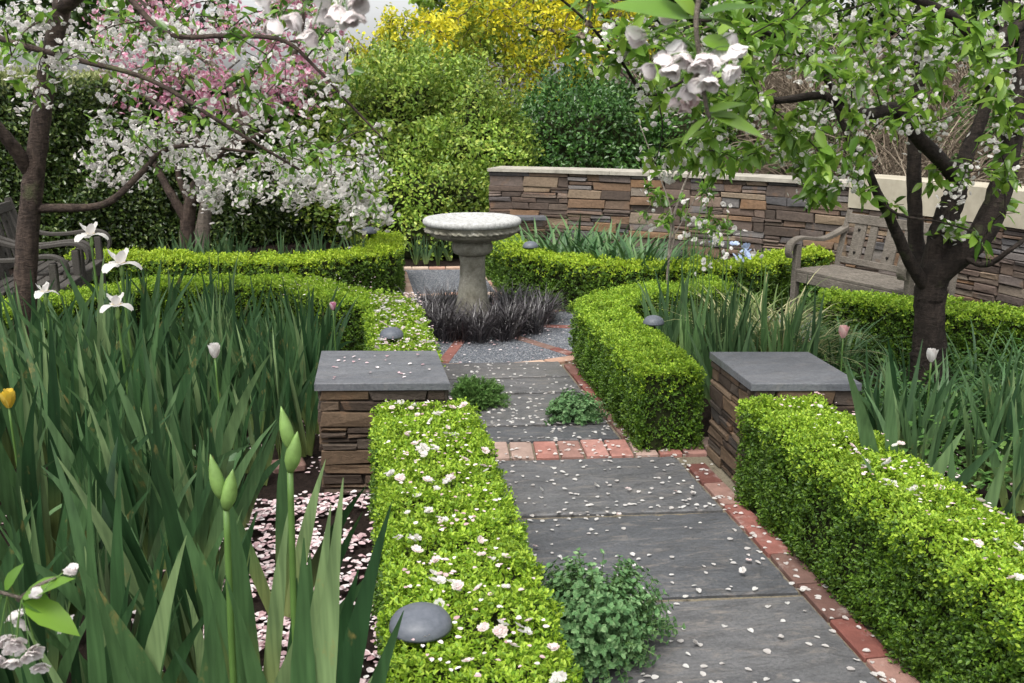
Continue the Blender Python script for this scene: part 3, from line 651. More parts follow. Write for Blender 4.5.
# ------------------------------------------------------------------ BENCHES
def bench(name, label, cat, W, loc, rz, mat, seat_h=.40, back_top=.76, boards=4, group=None, depth=.46):
    """front faces -y in its own axes"""
    T = M[mat]; root = thing(name, label, cat, loc, rz, group)
    mb = MB(); ns = 6
    for k in range(ns): box(mb, (0, -depth / 2 + .035 + k * (depth - .04) / ns, seat_h - .012), (W - .05, (depth - .04) / ns - .016, .024), 0, 0, .004)
    mb.obj('seat', T, root)
    for ya in (-depth / 2 + .02, depth / 2 - .03):
        mb = MB(); box(mb, (0, ya, seat_h - .06), (W - .12, .028, .07), 0, 0, .004); mb.obj('apron', T, root)
    back = bpy.data.objects.new('backrest', None); link(back, root)
    tl = .20; bh = back_top - seat_h
    yb = depth / 2 - .01
    def bp(z): return yb + (z - seat_h) * math.tan(tl)
    mb = MB(); box(mb, (0, bp(back_top - .035), back_top - .03), (W - .02, .032, .075), 0, -tl, .006); mb.obj('top_rail', T, back)
    mb = MB(); box(mb, (0, bp(seat_h + .045), seat_h + .04), (W - .1, .028, .05), 0, -tl, .005); mb.obj('lower_rail', T, back)
    mb = MB(); hb = MB(); span = W - .16; pitch = span / boards
    for k in range(boards):
        cx = -span / 2 + pitch * (k + .5); zc = seat_h + bh * .49
        for dx, w_ in ((-pitch * .2, pitch * .36), (pitch * .22, pitch * .22)):
            box(mb, (cx + dx, bp(zc), zc), (w_, .018, bh - .10), 0, -tl, .003)
        for zz in (.72, .28):
            z_ = seat_h + bh * zz; c = np.array((cx - pitch * .2, bp(z_) - .0125, z_))
            pts = [(0, -.017), (.014, .001), (.011, .011), (.004, .011), (0, .006), (-.004, .011), (-.011, .011), (-.014, .001)]
            hb.add([c + np.array((a, -b * math.tan(-tl) * 1.0, b)) for a, b in pts], np.array([list(range(8))]))
    mb.obj('back_board', T, back); hb.obj('heart_cutout', M['hole'], back)
    for sx in (-1, 1):
        x = sx * (W / 2 - .03)
        mb = MB(); tube(mb, spline([(x, yb + .02, 0), (x, yb - .005, seat_h), (x, bp(back_top + .03), back_top + .03)], 12), [.03, .03, .027], 4); mb.obj('back_post', T, root)
        mb = MB(); box(mb, (x, -depth / 2 + .03, (seat_h + .18) / 2), (.05, .05, seat_h + .18), 0, 0, .006); mb.obj('front_leg', T, root)
        # scrolled arm: dips from the back post then rolls down over the front leg
        c = spline([(x, bp(seat_h + .27), seat_h + .275), (x, yb - .12, seat_h + .215), (x, 0, seat_h + .205), (x, -depth / 2 + .06, seat_h + .225), (x, -depth / 2 - .03, seat_h + .195), (x, -depth / 2 - .055, seat_h + .13), (x, -depth / 2 - .04, seat_h + .085)], 26)
        mb = MB(); t = unit(np.gradient(c, axis=0)); n_ = np.stack((np.zeros(26), -t[:, 2], t[:, 1]), 1); th = np.interp(np.arange(26), [0, 6, 18, 25], [.017, .013, .014, .010]); wd = .033
        V = np.stack([c + n_ * (th * b)[:, None] + np.array((wd * a, 0, 0)) for a, b in ((-1, -.7), (-.8, -1), (.8, -1), (1, -.7), (1, .7), (.8, 1), (-.8, 1), (-1, .7))], 1)
        i = np.arange(25)[:, None] * 8; j = np.arange(8)
        mb.add(V.reshape(-1, 3), np.stack((i + j, i + (j + 1) % 8, i + 8 + (j + 1) % 8, i + 8 + j), 2).reshape(-1, 4), np.array([list(range(8))]), np.array([[25 * 8 + q for q in range(7, -1, -1)]])); mb.obj('armrest', T, root)
    return root
bench('garden_bench', 'weathered grey timber bench with heart cut-outs and scrolled arms before the stone wall', 'bench', 1.10, (3.60, 6.42, 0), math.atan2(.37, .93) - PI / 2 - .06, 'timber', .41, .79, 3)
bench('garden_armchair', 'dark weathered timber armchair at the left, the farther of the two', 'armchair', .66, (-2.22, 7.75, 0), PI / 2 + .02, 'timber_dark', .42, .88, 2, 'armchairs at the left edge', .56)
bench('garden_armchair', 'dark weathered timber armchair partly behind the left cherry trunk', 'armchair', .66, (-2.20, 7.02, 0), PI / 2 + .02, 'timber_dark', .42, .88, 2, 'armchairs at the left edge', .56)

# ------------------------------------------------------------------ IRIS PLANTS
def sword(L, w, lean, bend, tw=0, n=9):
    """iris leaf lying in the xz plane, edge-on to y: broad face looks along y"""
    t = np.linspace(0, 1, n + 1); ang = lean + bend * t ** 1.8; ds = L / n
    x = np.concatenate(([0], np.cumsum(np.sin(ang[:-1]) * ds))); z = np.concatenate(([0], np.cumsum(np.cos(ang[:-1]) * ds)))
    ww = w / 2 * (.72 + .28 * np.sin(PI * np.minimum(1, t * 1.25))) * np.clip((1 - t) * 2.9, 0.015, 1) ** .75
    V = np.zeros((n + 1, 3, 3)); nx_, nz_ = np.cos(ang), -np.sin(ang)
    for q, sg in ((0, -1), (1, .12), (2, 1)):
        V[:, q, 0] = x + sg * ww * nx_; V[:, q, 2] = z + sg * ww * nz_; V[:, q, 1] = (.12 * ww if q == 1 else 0) + tw * t ** 2 * sg * ww * 1.0 + .0
    V[:, :, 1] += (.06 * tw * L * t ** 2)[:, None]
    i = np.arange(n)[:, None] * 3; j = np.arange(2)
    return V.reshape(-1, 3), np.stack((i + j, i + j + 1, i + j + 4, i + j + 3), 2).reshape(-1, 4)
def fan_mesh(name, specs, rng, mat):
    mb = MB()
    for k, (lean, L, w, bend) in enumerate(specs):
        V, Fq = sword(L, w, lean, bend, rng.uniform(-.9, .9)); a = rng.normal(0, .22)
        V = rotz(V, a); V[:, 0] += lean * .10; V[:, 1] += rng.normal(0, .012) + (k % 3 - 1) * .006
        mb.add(V, Fq)
    return mb.mesh(name, M[mat], True)
def rand_specs(rng, n, w=.040):
    out = []
    for k in range(n):
        le = (k - (n - 1) / 2) / max(1, n - 1) * rng.uniform(.45, .85) + rng.normal(0, .07)
        out.append((le, rng.uniform(.62, 1.0) * (1 - .25 * abs(le)), w * rng.uniform(.7, 1.3), rng.normal(0, .2) + le * rng.uniform(.0, .7) + (le * 2.2 if rng.random() < .16 else 0)))
    return out
rng = np.random.default_rng(77)
FANS = {m_: [fan_mesh('iris_leaves', rand_specs(rng, int(rng.integers(6, 10)), .044), rng, m_) for k in range(9)] for m_ in ('iris', 'iris_blue', 'iris_pale')}
def iris(x, y, s, rz, mat, label, group, wscale=1.0):
    o = bpy.data.objects.new('iris_plant', FANS[mat][int(rng.integers(0, 9))]); link(o); o.location = (x, y, -.01); o.rotation_euler = (rng.normal(0, .07), rng.normal(0, .09), rz); o.scale = (s * wscale, s * wscale, s)
    return tag(o, label, 'iris', group)
LB = 'deep green sword-leaved iris in the dense mass filling the left front bed'
def left_ok(x, y):
    lim = np.interp(y, [1.2, 1.9, 2.6, 3.2, 4.0, 4.6, 5.6, 6.2], [-.22, -.28, -.46, -.50, -.50, -.28, -.20, -.50])
    back = np.interp(x, [-3, -2.0, -1.3, -.55, -.1], [5.4, 6.0, 6.55, 6.1, 5.6])
    strip = abs(x - np.interp(y, [3, 4, 4.8, 5.8, 6.4], [-.36, -.60, -.80, -.93, -.95])) < .065
    near = y < 2.2 and x > -.62
    return x < lim and y < back and not strip and not near
pts = []
tries = 0
while len(pts) < 125 and tries < 9000:
    tries += 1; y = rng.uniform(1.35, 6.3); x = rng.uniform(-3.1, -.2)
    if x < -.55 * y - .55: continue
    if left_ok(x, y) and all((x - a) ** 2 + (y - b) ** 2 > (.17 if y < 3.8 else .15) ** 2 for a, b in pts): pts.append((x, y))
for x, y in pts:
    s = np.interp(y, [1.3, 2.2, 3.2, 4.4, 6], [.74, .84, .90, .94, .86]) * rng.uniform(.78, 1.14)
    if x > -.8 and y > 4: iris(x, y, s * .78, rng.normal(0, .5), 'iris', 'slender dark green iris in the clump beside the left stone pier', 'irises beside the left stone pier', .8)
    else: iris(x, y, s, rng.normal(.1, .6), 'iris_blue' if rng.random() < .25 else 'iris', LB, 'irises massed in the left front bed')
for k in range(46):
    x, y = rng.uniform(-.98, -.22), rng.uniform(4.15, 5.75)
    if x > np.interp(y, [4.1, 4.6, 5.6], [-.33, -.2, -.15]): continue
    iris(x, y, rng.uniform(.62, .82), rng.normal(0, .5), 'iris', 'slender dark green iris in the clump beside the left stone pier', 'irises beside the left stone pier', .8)
for k in range(16):
    y = rng.uniform(2.2, 3.7); x = np.interp(y, [2.2, 3.7], [-.50, -.60]) + rng.uniform(-.18, .12)
    iris(x, y, rng.uniform(.5, .72), rng.normal(.1, .5), 'iris', LB, 'irises massed in the left front bed', .9)
# clump beside the upper path
LR = 'upright grey-green iris in the tight clump behind the upper right hedge'
for k in range(24):
    x, y = rng.uniform(1.78, 2.45), rng.uniform(4.5, 5.75)
    iris(x, y, rng.uniform(.66, .86), rng.normal(.15, .5), 'iris_blue' if rng.random() < .7 else 'iris_pale', LR, 'irises in the upper right clump', .85)
for k in range(26):
    x = rng.uniform(-1.75, .05); y = np.interp(x, [-1.75, -.9, -.3, .1], [8.75, 8.5, 8.5, 9.2]) + rng.uniform(0, .5)
    iris(x, y, rng.uniform(.55, .72), rng.normal(.15, .5), 'iris_blue', 'blue-green iris in the row behind the back left hedge', 'irises behind the back left hedge')
for k in range(30):
    x = rng.uniform(2.08, 3.45); y = rng.uniform(2.6, 4.1)
    if x < 2.28 and y > 3.4: continue
    iris(x, y, rng.uniform(.52, .74), rng.normal(.15, .5), 'iris_blue' if rng.random() < .75 else 'iris', 'sword-leaved iris in the bed behind the near right hedge', 'irises in the right bed', 1.05)
for k in range(14):
    x = rng.uniform(2.5, 3.5); y = rng.uniform(7.5, 8.3)
    iris(x, y, rng.uniform(.45, .6), rng.normal(.15, .5), 'iris_blue', 'short blue-green iris growing at the foot of the long stone wall', 'irises at the foot of the wall')
for k in range(5):
    iris(rng.uniform(.55, 1.1), rng.uniform(9.9, 10.25), rng.uniform(.3, .42), rng.normal(0, .5), 'iris_blue', 'small blue-green iris at the far end of the path', 'irises at the far end of the path')

def bud_mesh(mb, base, d, L, r):
    d = unit(np.array(d, float)); pts = [np.array(base) + d * L * t for t in np.linspace(0, 1, 9)]
    pr = np.array([.35, .7, .95, 1, .95, .8, .58, .3, .03]) * r; tube(mb, pts, pr, 9)
def bud_stalk(root, pts, r, buds):
    mb = MB(); tube(mb, spline(pts, 14), [r * 1.15, r, r * .85], 8); st = mb.obj('flower_stem', M['stem'], root, True)
    for b, d, L, rr in buds:
        mb = MB(); bud_mesh(mb, b, d, L, rr); mb.obj('flower_bud', M['bud'], st, True)
# two tall irises in bud at the front
for (px, py, d, lab, second, leaves) in ((226, 508, 1.95, 'tall iris in bud, left of the two budding stems at the front of the bed', (-.008, -.006, .03), [(-.30, .78, .055, -.1), (-.1, .62, .05, .05), (.22, .55, .05, .2)]),
                                 (290, 470, 2.0, 'tall iris in bud beside petal mulch, the taller of the two budding stems', (.004, 0, .05), [(-.22, .72, .055, -.05), (.05, .66, .06, .05), (.10, .80, .055, .10), (.18, .66, .052, .12), (.0, .6, .055, .1)])):
    top = P(px, py, d); x, y = top[0], top[1]
    root = thing('budding_iris', lab, 'iris', (x - .015, y, 0))
    t = top - np.array((x - .015, y, 0)); rr = np.random.default_rng(px)
    lo = link(bpy.data.objects.new('leaves', fan_mesh('leaves', leaves, rr, 'iris')), root); lo.rotation_euler = (0, 0, -.1)
    c1 = t + np.array((0, 0, -.005)); bud_stalk(root, [(0, 0, 0), (.004, 0, t[2] * .5), tuple(c1)], .008, [(c1, (.22, -.1, 1), .098, .0175), (c1 + np.array(second) * 1.0, (-.16, .05, 1), .10, .015)])
# big leaves nearest the camera
def hero_fan(px, d, leaves, lab, mat='iris', rz=-.12):
    x, y = XY(px, d); rr = np.random.default_rng(int(px * 7 + d * 10)); root = bpy.data.objects.new('iris_plant', fan_mesh('iris_leaves', leaves, rr, mat)); link(root); root.location = (x, y, 0); root.rotation_euler = (0, 0, rz); tag(root, lab, 'iris'); return root
hero_fan(275, 1.78, [(-.12, .74, .052, -.1), (.02, .80, .056, .04), (.09, .93, .050, .06), (.16, .90, .052, .16), (.26, .66, .05, .12), (-.3, .6, .048, -.2)], 'broad-leaved iris at the bottom of the photo below the budding stems, leaning right')
hero_fan(205, 1.62, [(-.22, .66, .05, -.1), (.0, .60, .052, .05), (.32, .62, .05, .15), (.2, .55, .048, .1)], 'low broad-leaved iris at the bottom edge with a leaf slanting right')
hero_fan(128, 1.68, [(-.1, .78, .05, -.05), (.12, .74, .052, .05), (-.35, .70, .05, -.2), (.3, .62, .05, .2)], 'broad-leaved iris at the bottom edge right of the white cherry sprig')
hero_fan(45, 1.9, [(-.2, .86, .05, -.1), (.05, .9, .05, .08), (.25, .8, .05, .15), (-.4, .7, .05, -.2)], 'tall iris in the bottom left corner behind the white cherry sprig')
hero_fan(232, 2.35, [(-.25, .62, .05, -.1), (-.05, .7, .054, -.05), (.15, .66, .05, .12), (.38, .62, .05, .2), (.5, .5, .046, .3)], 'broad-leaved iris just behind the left budding stem, spreading over the petals')
hero_fan(262, 2.9, [(-.3, .6, .048, -.2), (.05, .68, .05, .05), (.25, .6, .05, .15), (.42, .5, .046, .35)], 'iris fan between the budding stems and the left stone pier')
hero_fan(918, 3.25, [(-.20, .82, .055, -.28), (-.08, .78, .05, -.05), (.25, .56, .055, .25), (.45, .6, .05, .5)], 'iris with two tall dark leaves just behind the near right hedge', 'iris_blue')
hero_fan(990, 2.95, [(-.45, .6, .05, -.2), (-.1, .58, .056, .05), (.15, .6, .052, .1), (.35, .52, .05, .2)], 'iris with broad blades against the back of the right hedge near the photo edge', 'iris_blue')

def petal_grid(L, w, curve, cup, n=5, wavy=.0):
    """petal along +y from the origin, curve = total bend up (+) or down (-)"""
    t = np.linspace(0, 1, n + 1); ang = curve * t; ds = L / n
    y = np.concatenate(([0], np.cumsum(np.cos(ang[:-1]) * ds))); z = np.concatenate(([0], np.cumsum(np.sin(ang[:-1]) * ds)))
    ww = w / 2 * np.sin(PI * np.clip(t * .82 + .10, 0, 1)) ** .8; V = []
    for k in range(n + 1):
        for u in (-1, -.5, 0, .5, 1): V.append((u * ww[k], y[k], z[k] + cup * ww[k] * (u * u) + wavy * math.sin(9 * t[k] + 3 * u) * abs(u)))
    Fq = [(k * 5 + j, k * 5 + j + 1, k * 5 + j + 6, k * 5 + j + 5) for k in range(n) for j in range(4)]
    return np.array(V), np.array(Fq)
def rotx(V, a):
    c, s = math.cos(a), math.sin(a); return np.stack((V[:, 0], V[:, 1] * c - V[:, 2] * s, V[:, 1] * s + V[:, 2] * c), 1)
def iris_flower(root, top, s, spin=0):
    fl = MB(); bd = MB()
    for k in range(3):
        a = spin + k * 2 * PI / 3
        V, Fq = petal_grid(.062 * s, .040 * s, -1.9, -.15, 6, .002); V = rotx(V, .55); fl.add(rotz(V, a) + top, Fq)
        V, Fq = petal_grid(.048 * s, .026 * s, .5, .35, 5, .004); V = rotx(V, .75); fl.add(rotz(V, a + PI / 3) + top, Fq)
        V, Fq = petal_grid(.020 * s, .008 * s, -1.0, 0); V = rotx(V, .6) + np.array((0, .004, .003)); bd.add(rotz(V, a) + top, Fq)
    f = fl.obj('flower', M['white_pet'], root, True); bd.obj('beard', M['beard'], f, True)
for px, py, d, s, lab in ((120, 262, 4.3, 1.75, 'open white iris flower on a tall stem in the left bed, the largest'), (116, 303, 3.9, 1.3, 'flat white iris flower just below the largest white iris flower'), (90, 233, 4.6, 1.55, 'white iris flower tilted sideways, highest of the white irises'), (44, 290, 4.2, 1.1, 'half-open greenish white iris flower beside the left cherry trunk')):
    p = P(px, py, d); root = thing('flowering_iris', lab, 'iris', (p[0], p[1], 0)); mb = MB(); tube(mb, spline([(.03, .03, 0), (.01, .01, p[2] * .55), (0, 0, p[2] - .02)], 12), [.007, .006, .005], 7); mb.obj('flower_stem', M['stem'], root, True)
    mb = MB(); bud_mesh(mb, (0, 0, p[2] - .07), (.1, 0, 1), .06, .009); mb.obj('flower_bud', M['bud'], root, True)
    iris_flower(root, np.array((0, 0, p[2] - .012)), s, rng.uniform(0, 1.5))
    lo = link(bpy.data.objects.new('leaves', FANS['iris'][3]), root); lo.scale = (.92, .92, .92)

def tulip(px, py, d, mat, lab, sz=.05, closed=.35, leaves=True):
    p = P(px, py, d); root = thing('tulip', lab, 'tulip', (p[0], p[1], 0)); h = p[2]
    mb = MB(); tube(mb, spline([(.02, .01, 0), (.005, 0, h * .6), (0, 0, h)], 8), [.005, .004], 6); mb.obj('flower_stem', M['stem'], root, True)
    mb = MB()
    for k in range(6):
        V, Fq = petal_grid(sz * 1.25, sz * .85, closed, .5, 5); V = rotx(V, 1.05 + .12 * (k % 2)); V[:, 1] += .004; mb.add(rotz(V, k * PI / 3) + np.array((0, 0, h)), Fq)
    mb.obj('flower', M[mat], root, True)
    if leaves:
        mb = MB()
        for k in range(3):
            V, Fq = petal_grid(.30, .065, -1.1, .35, 8, .002); V = rotx(V, 1.35); mb.add(rotz(V, k * 2.1 + px), Fq)
        mb.obj('leaves', M['tulip_leaf'], root, True)
tulip(215, 358, 3.9, 'white_pet', 'white tulip bud standing above the left irises near the petal strip')
tulip(9, 408, 3.3, 'tulip_yellow', 'yellow tulip at the left edge among iris leaves', .055)
tulip(843, 338, 4.6, 'tulip_pink', 'pale pink tulip right of the stone pier')
tulip(931, 362, 4.3, 'white_pet', 'white tulip below the dark cherry trunk')
tulip(333, 310, 5.1, 'pink_pet', 'pink hyacinth-like flower by the hedge behind the left pier', .035)
# broad pale leaves low in the front bed
for px, d, rzs, lab in ((150, 2.05, 0, 'pale grey-green tulip foliage near the bottom, right of the cherry sprig'), (95, 1.95, 1.2, 'pale tulip leaves under the white cherry sprig')):
    x, y = XY(px, d); mb = MB()
    for k in range(5):
        V, Fq = petal_grid(rng.uniform(.2, .32), rng.uniform(.045, .065), -rng.uniform(1.0, 2.0), .35, 9, .003); V = rotx(V, rng.uniform(1.1, 1.45)); mb.add(rotz(V, k * 1.26 + rzs), Fq)
    o = mb.obj('tulip_foliage', M['tulip_leaf'], smooth=True); o.location = (x, y, 0); tag(o, lab, 'tulip leaves')

# ------------------------------------------------------------------ OTHER LOW PLANTS
def clump(name, lab, cat, loc, n, R, L, w, lean, bend, mat, seed, group=None, nseg=7):
    rg = np.random.default_rng(seed); mb = MB(); tuft(mb, rg, n, R, L, w, lean, bend, nseg); o = mb.obj(name, M[mat], smooth=True); o.location = (*loc, 0); tag(o, lab, cat, group); return o
for k, (px, d) in enumerate(((540, 8.45), (565, 8.35), (590, 8.2), (612, 8.0), (632, 7.85), (652, 7.7), (575, 8.9), (610, 8.7))):
    x, y = XY(px, d); clump('strap_leaf_plant', 'arching strap-leaved plant in the row between the back right hedge and wall', 'plant', (x, y), 90, .16, .66, .030, .45, 1.15, 'strap', 100 + k, 'strap-leaved plants before the wall')
for k, (px, d) in enumerate(((760, 5.75), (792, 5.55), (740, 6.1), (778, 6.1))):
    x, y = XY(px, d); clump('variegated_grass', 'arching cream-striped grass tuft between the upright iris clump and the bench', 'grass clump', (x, y), 150, .09, .62, .012, .5, 1.7, 'varieg', 140 + k, 'cream-striped grass tufts')
for k in range(30):
    x = rng.uniform(2.2, 4.4); y = rng.uniform(4.0, 5.55)
    if y > 5.1 and x > 3.2 or (x - 3.2) ** 2 + (y - 5.0) ** 2 < .05: continue
    clump('daffodil_foliage', 'thin-leaved bulb foliage around the dark cherry trunk', 'bulb foliage', (x, y), 34, .10, .44, .013, .4, 1.5 * rng.uniform(.5, 1.2), 'strap', 170 + k, 'bulb foliage round the cherry trunk', 6)
def mound(name, lab, loc, R, H, n, leaf, mat, seed, cat='herb', feather=False):
    rg = np.random.default_rng(seed); mb = MB(); st = MB(); pos = []; dr = []; up = []
    for k in range(n):
        a = rg.uniform(0, 2 * PI); e = math.asin(rg.random() ** .8); r = 1 + .16 * math.sin(3 * a + seed) + rg.normal(0, .07)
        tip = np.array((R * r * math.cos(a) * math.cos(e), R * r * math.sin(a) * math.cos(e), H * r * math.sin(e) * .95 + .02)); b = np.array((tip[0] * .35, tip[1] * .35, .0))
        mid = (b + tip) / 2 + np.array((0, 0, .15 * H)); c = spline([b, mid, tip], 8 if not feather else 12); tube(st, c, [.0016, .001], 3, False)
        for q in range(2, len(c)):
            t_ = unit(c[min(q + 1, len(c) - 1)] - c[q - 1]); a0 = rg.uniform(0, PI)
            for s_ in range(4 if not feather else 5):
                o_ = rg.normal(0, 1, 3); o_ = unit(o_ - t_ * np.dot(o_, t_)); pos.append(c[q]); dr.append(o_ * .9 + t_ * (.45 if not feather else 1.0)); up.append(t_ + rg.normal(0, .2, 3))
    pos, dr, up = map(np.array, (pos, dr, up)); sc = leaf * rg.uniform(.65, 1.2, len(pos)); S3 = np.stack((sc * (1.25 if not feather else .35), sc, sc), 1)
    scatter(mb, LEAF, pos, frames(dr, up), S3); root = thing(name, lab, cat, (*loc, .0)); mb.obj('foliage', M[mat], root); st.obj('stems', M['stem'], root)
mound('catmint_plant', 'rounded grey-green catmint spilling onto the near path slabs', (.67, 2.60), .215, .26, 560, .0175, 'catmint', 1)
mound('herb_tuft', 'feathery green herb tuft on the path beside the left pier cap', (.62, 5.12), .15, .135, 260, .022, 'lavender', 2, feather=True)
mound('herb_tuft', 'low grey-green herb tuft on the path before the upper right hedge', (1.10, 4.80), .15, .125, 230, .017, 'catmint', 3)
def cover(name, lab, poly_fn, n, leaf, mat, seed, h=.12):
    rg = np.random.default_rng(seed); p = poly_fn(rg, n); z = rg.random(n) * h * (1 + .7 * wav(np.concatenate((p, np.zeros((n, 1))), 1), 6)); pos = np.concatenate((p, np.maximum(z, .005)[:, None]), 1)
    d = rg.normal(0, 1, (n, 3)); d[:, 2] = np.abs(d[:, 2]) * .4; mb = MB(); scatter(mb, LEAF, pos, frames(d, np.array((0, 0, 1.)) + rg.normal(0, .3, (n, 3))), leaf * rg.uniform(.6, 1.3, n)); o = mb.obj(name, M[mat]); tag(o, lab, 'ground cover', kind='stuff')
cover('ground_cover', 'low leafy ground cover under the right bed', lambda r, n: np.stack((r.uniform(2.1, 4.4, n), r.uniform(3.3, 5.2, n)), 1), 8000, .038, 'cover', 1, .2)
cover('ground_cover', 'low leafy growth along the foot of the long wall', lambda r, n: (lambda s, d: np.stack((np.interp(s, WS, WQ[:, 0]) - d * .6, np.interp(s, WS, WQ[:, 1]) - d * .75), 1))(r.uniform(.5, 3.8, n), r.uniform(.15, .8, n)), 3500, .045, 'cover', 2, .16)
# thin stems with small pale flowers
def flower_stems(px0, px1, py0, py1, d, n, mat, lab, name, grp, size=.022, seed=0):
    rg = np.random.default_rng(seed)
    for k in range(n):
        p = P(rg.uniform(px0, px1), rg.uniform(py0, py1), d + rg.uniform(-.3, .3)); root = thing(name, lab, 'flower', (p[0], p[1], 0), 0, grp); mb = MB(); tube(mb, spline([(rg.normal(0, .03), 0, 0), (rg.normal(0, .02), 0, p[2] * .6), (0, 0, p[2])], 8), [.004, .0025], 5); mb.obj('stem', M['stem'], root)
        mb = MB(); m_ = int(rg.integers(2, 6)); pos = np.array([(rg.normal(0, .035), rg.normal(0, .035), p[2] + rg.uniform(-.1, .02)) for q in range(m_)]); d_ = rg.normal(0, 1, (m_, 3)); scatter(mb, BLOSSOM, pos, frames(d_, rg.normal(0, 1, (m_, 3))), size * rg.uniform(.7, 1.1, m_)); mb.obj('blossom', M[mat], root)
flower_stems(685, 730, 195, 262, 6.4, 12, 'white_pet', 'thin stem of small white flowers rising above the upright iris clump', 'white_flower_stem', 'white flower stems above the iris clump', .02, 1)
flower_stems(700, 765, 225, 255, 7.6, 9, 'white_pet', 'small white flowers before the foot of the stone wall', 'white_flower_stem', 'white flower stems at the wall foot', .026, 2)
flower_stems(718, 752, 238, 248, 7.5, 3, 'blue_pet', 'pale blue flower before the foot of the stone wall', 'blue_flower_stem', 'pale blue flowers at the wall foot', .045, 3)
# ------------------------------------------------------------------ PETALS
def petals(name, lab, pos, nor, size, mat='ground_pet', seed=0, lift=.0):
    rg = np.random.default_rng(seed); n = len(pos); a = rg.uniform(0, 2 * PI, n); d = np.stack((np.cos(a), np.sin(a), rg.normal(0, .12, n)), 1); mb = MB()
    scatter(mb, PETAL, pos + nor * (.003 + lift * rg.random(n))[:, None], frames(d, nor + rg.normal(0, .12, (n, 3))), size * rg.uniform(.6, 1.25, n)); o = mb.obj(name, M[mat]); tag(o, lab, 'petals', kind='stuff'); return o
rg = np.random.default_rng(9)
UPV = lambda n: np.tile(np.array((0, 0, 1.)), (n, 1))
n = 5200; p = np.stack((rg.uniform(.42, 1.56, n), rg.uniform(.9, 5.95, n), np.full(n, .014)), 1)
den = .22 + .45 * np.clip(wav(p, 3.2, 3), 0, 1) + .5 * np.exp(-((p[:, 1] - 4.7) / .5) ** 2) + .9 * np.exp(-((p[:, 0] - 1.47) / .05) ** 2) * .5 + .45 * (np.abs(p[:, 1] - 2.875) < .04) + .45 * (np.abs(p[:, 1] - 3.575) < .04)
p = p[(rg.random(n) < den * .50) & ~((p[:, 0] > 1.38) & (p[:, 1] > 4.5))]
petals('fallen_petals', 'pale petals scattered over the path slabs', p, UPV(len(p)), .021, 'white_pet', seed=1)
n = 2200; a = rg.uniform(0, 2 * PI, n); r = np.sqrt(rg.random(n)) * 1.25; p = np.stack((CX + r * np.cos(a), CY + r * np.sin(a), np.full(n, .014)), 1); p = p[rg.random(n) < .12 + .35 * np.exp(-((r - .62) / .1) ** 2)]
petals('fallen_petals', 'pale petals scattered on the gravel round the birdbath', p, UPV(len(p)), .019, seed=2)
n = 16000; p = np.stack((rg.uniform(-3.0, .10, n), rg.uniform(1.2, 6.6, n), np.zeros(n)), 1); p[:, 2] = .022 * wav(p, 4.1, 1) + .012 * wav(p, 13, 4) - .004
w_ = np.clip(.5 + .9 * wav(p * np.array((1, 1, 0)), 5.5, 8) + .4 * wav(p * np.array((1, 1, 0)), 15, 2), 0, 1); p = p[rg.random(n) < w_ * np.where(p[:, 0] > -1.2, .75, .4)]
petals('fallen_petals', 'drifts of pink petals on the dark soil of the left bed', p, UPV(len(p)), .024, seed=3, lift=.02)
n = 9000; p = np.stack((rg.uniform(-.55, .06, n), rg.uniform(1.5, 4.0, n), np.zeros(n)), 1); p[:, 2] = .022 * wav(p, 4.1, 1) + .012 * wav(p, 13, 4) - .004
w_ = np.clip(.30 + 1.1 * wav(p * np.array((1, 1, 0)), 7.0, 5) + .5 * wav(p * np.array((1, 1, 0)), 17, 2), 0, 1); p = p[rg.random(n) < w_ * .9]
petals('fallen_petals', 'thick pink petals on the soil between left pier and near hedge', p, UPV(len(p)), .025, seed=4, lift=.025)
n = 2500; p = np.stack((rg.uniform(1.9, 3.6, n), rg.uniform(2.2, 4.6, n), np.full(n, .012)), 1); petals('fallen_petals', 'petals on the soil of the right bed', p[:900], UPV(900), .022, seed=5, lift=.02)
def on_hedges(specs, seed):
    q = np.random.default_rng(seed); out = []
    for x0, x1, y0, y1, h, n_ in specs: out.append(np.stack((q.uniform(x0, x1, n_), q.uniform(y0, y1, n_), np.full(n_, h + .012)), 1))
    return np.concatenate(out)
p = on_hedges([(.08, .42, 1.4, 3.88, .425, 260), (1.57, 1.84, 1.2, 3.6, .46, 170), (.08, .39, 4.65, 6.2, .425, 330), (-.5, .15, 6.2, 6.9, .42, 60)], 3)
p[330 + 0:, :] = p[330:, :]
petals('fallen_petals', 'single pale petals caught in the tops of the low hedges', p, UPV(len(p)), .014, seed=6, lift=.012)
p = np.stack((rg.uniform(-.14, .30, 26), rg.uniform(3.98, 4.4, 26), np.full(26, .502)), 1); petals('fallen_petals', 'a few petals on the left pier cap', p, UPV(26), .017, seed=7)
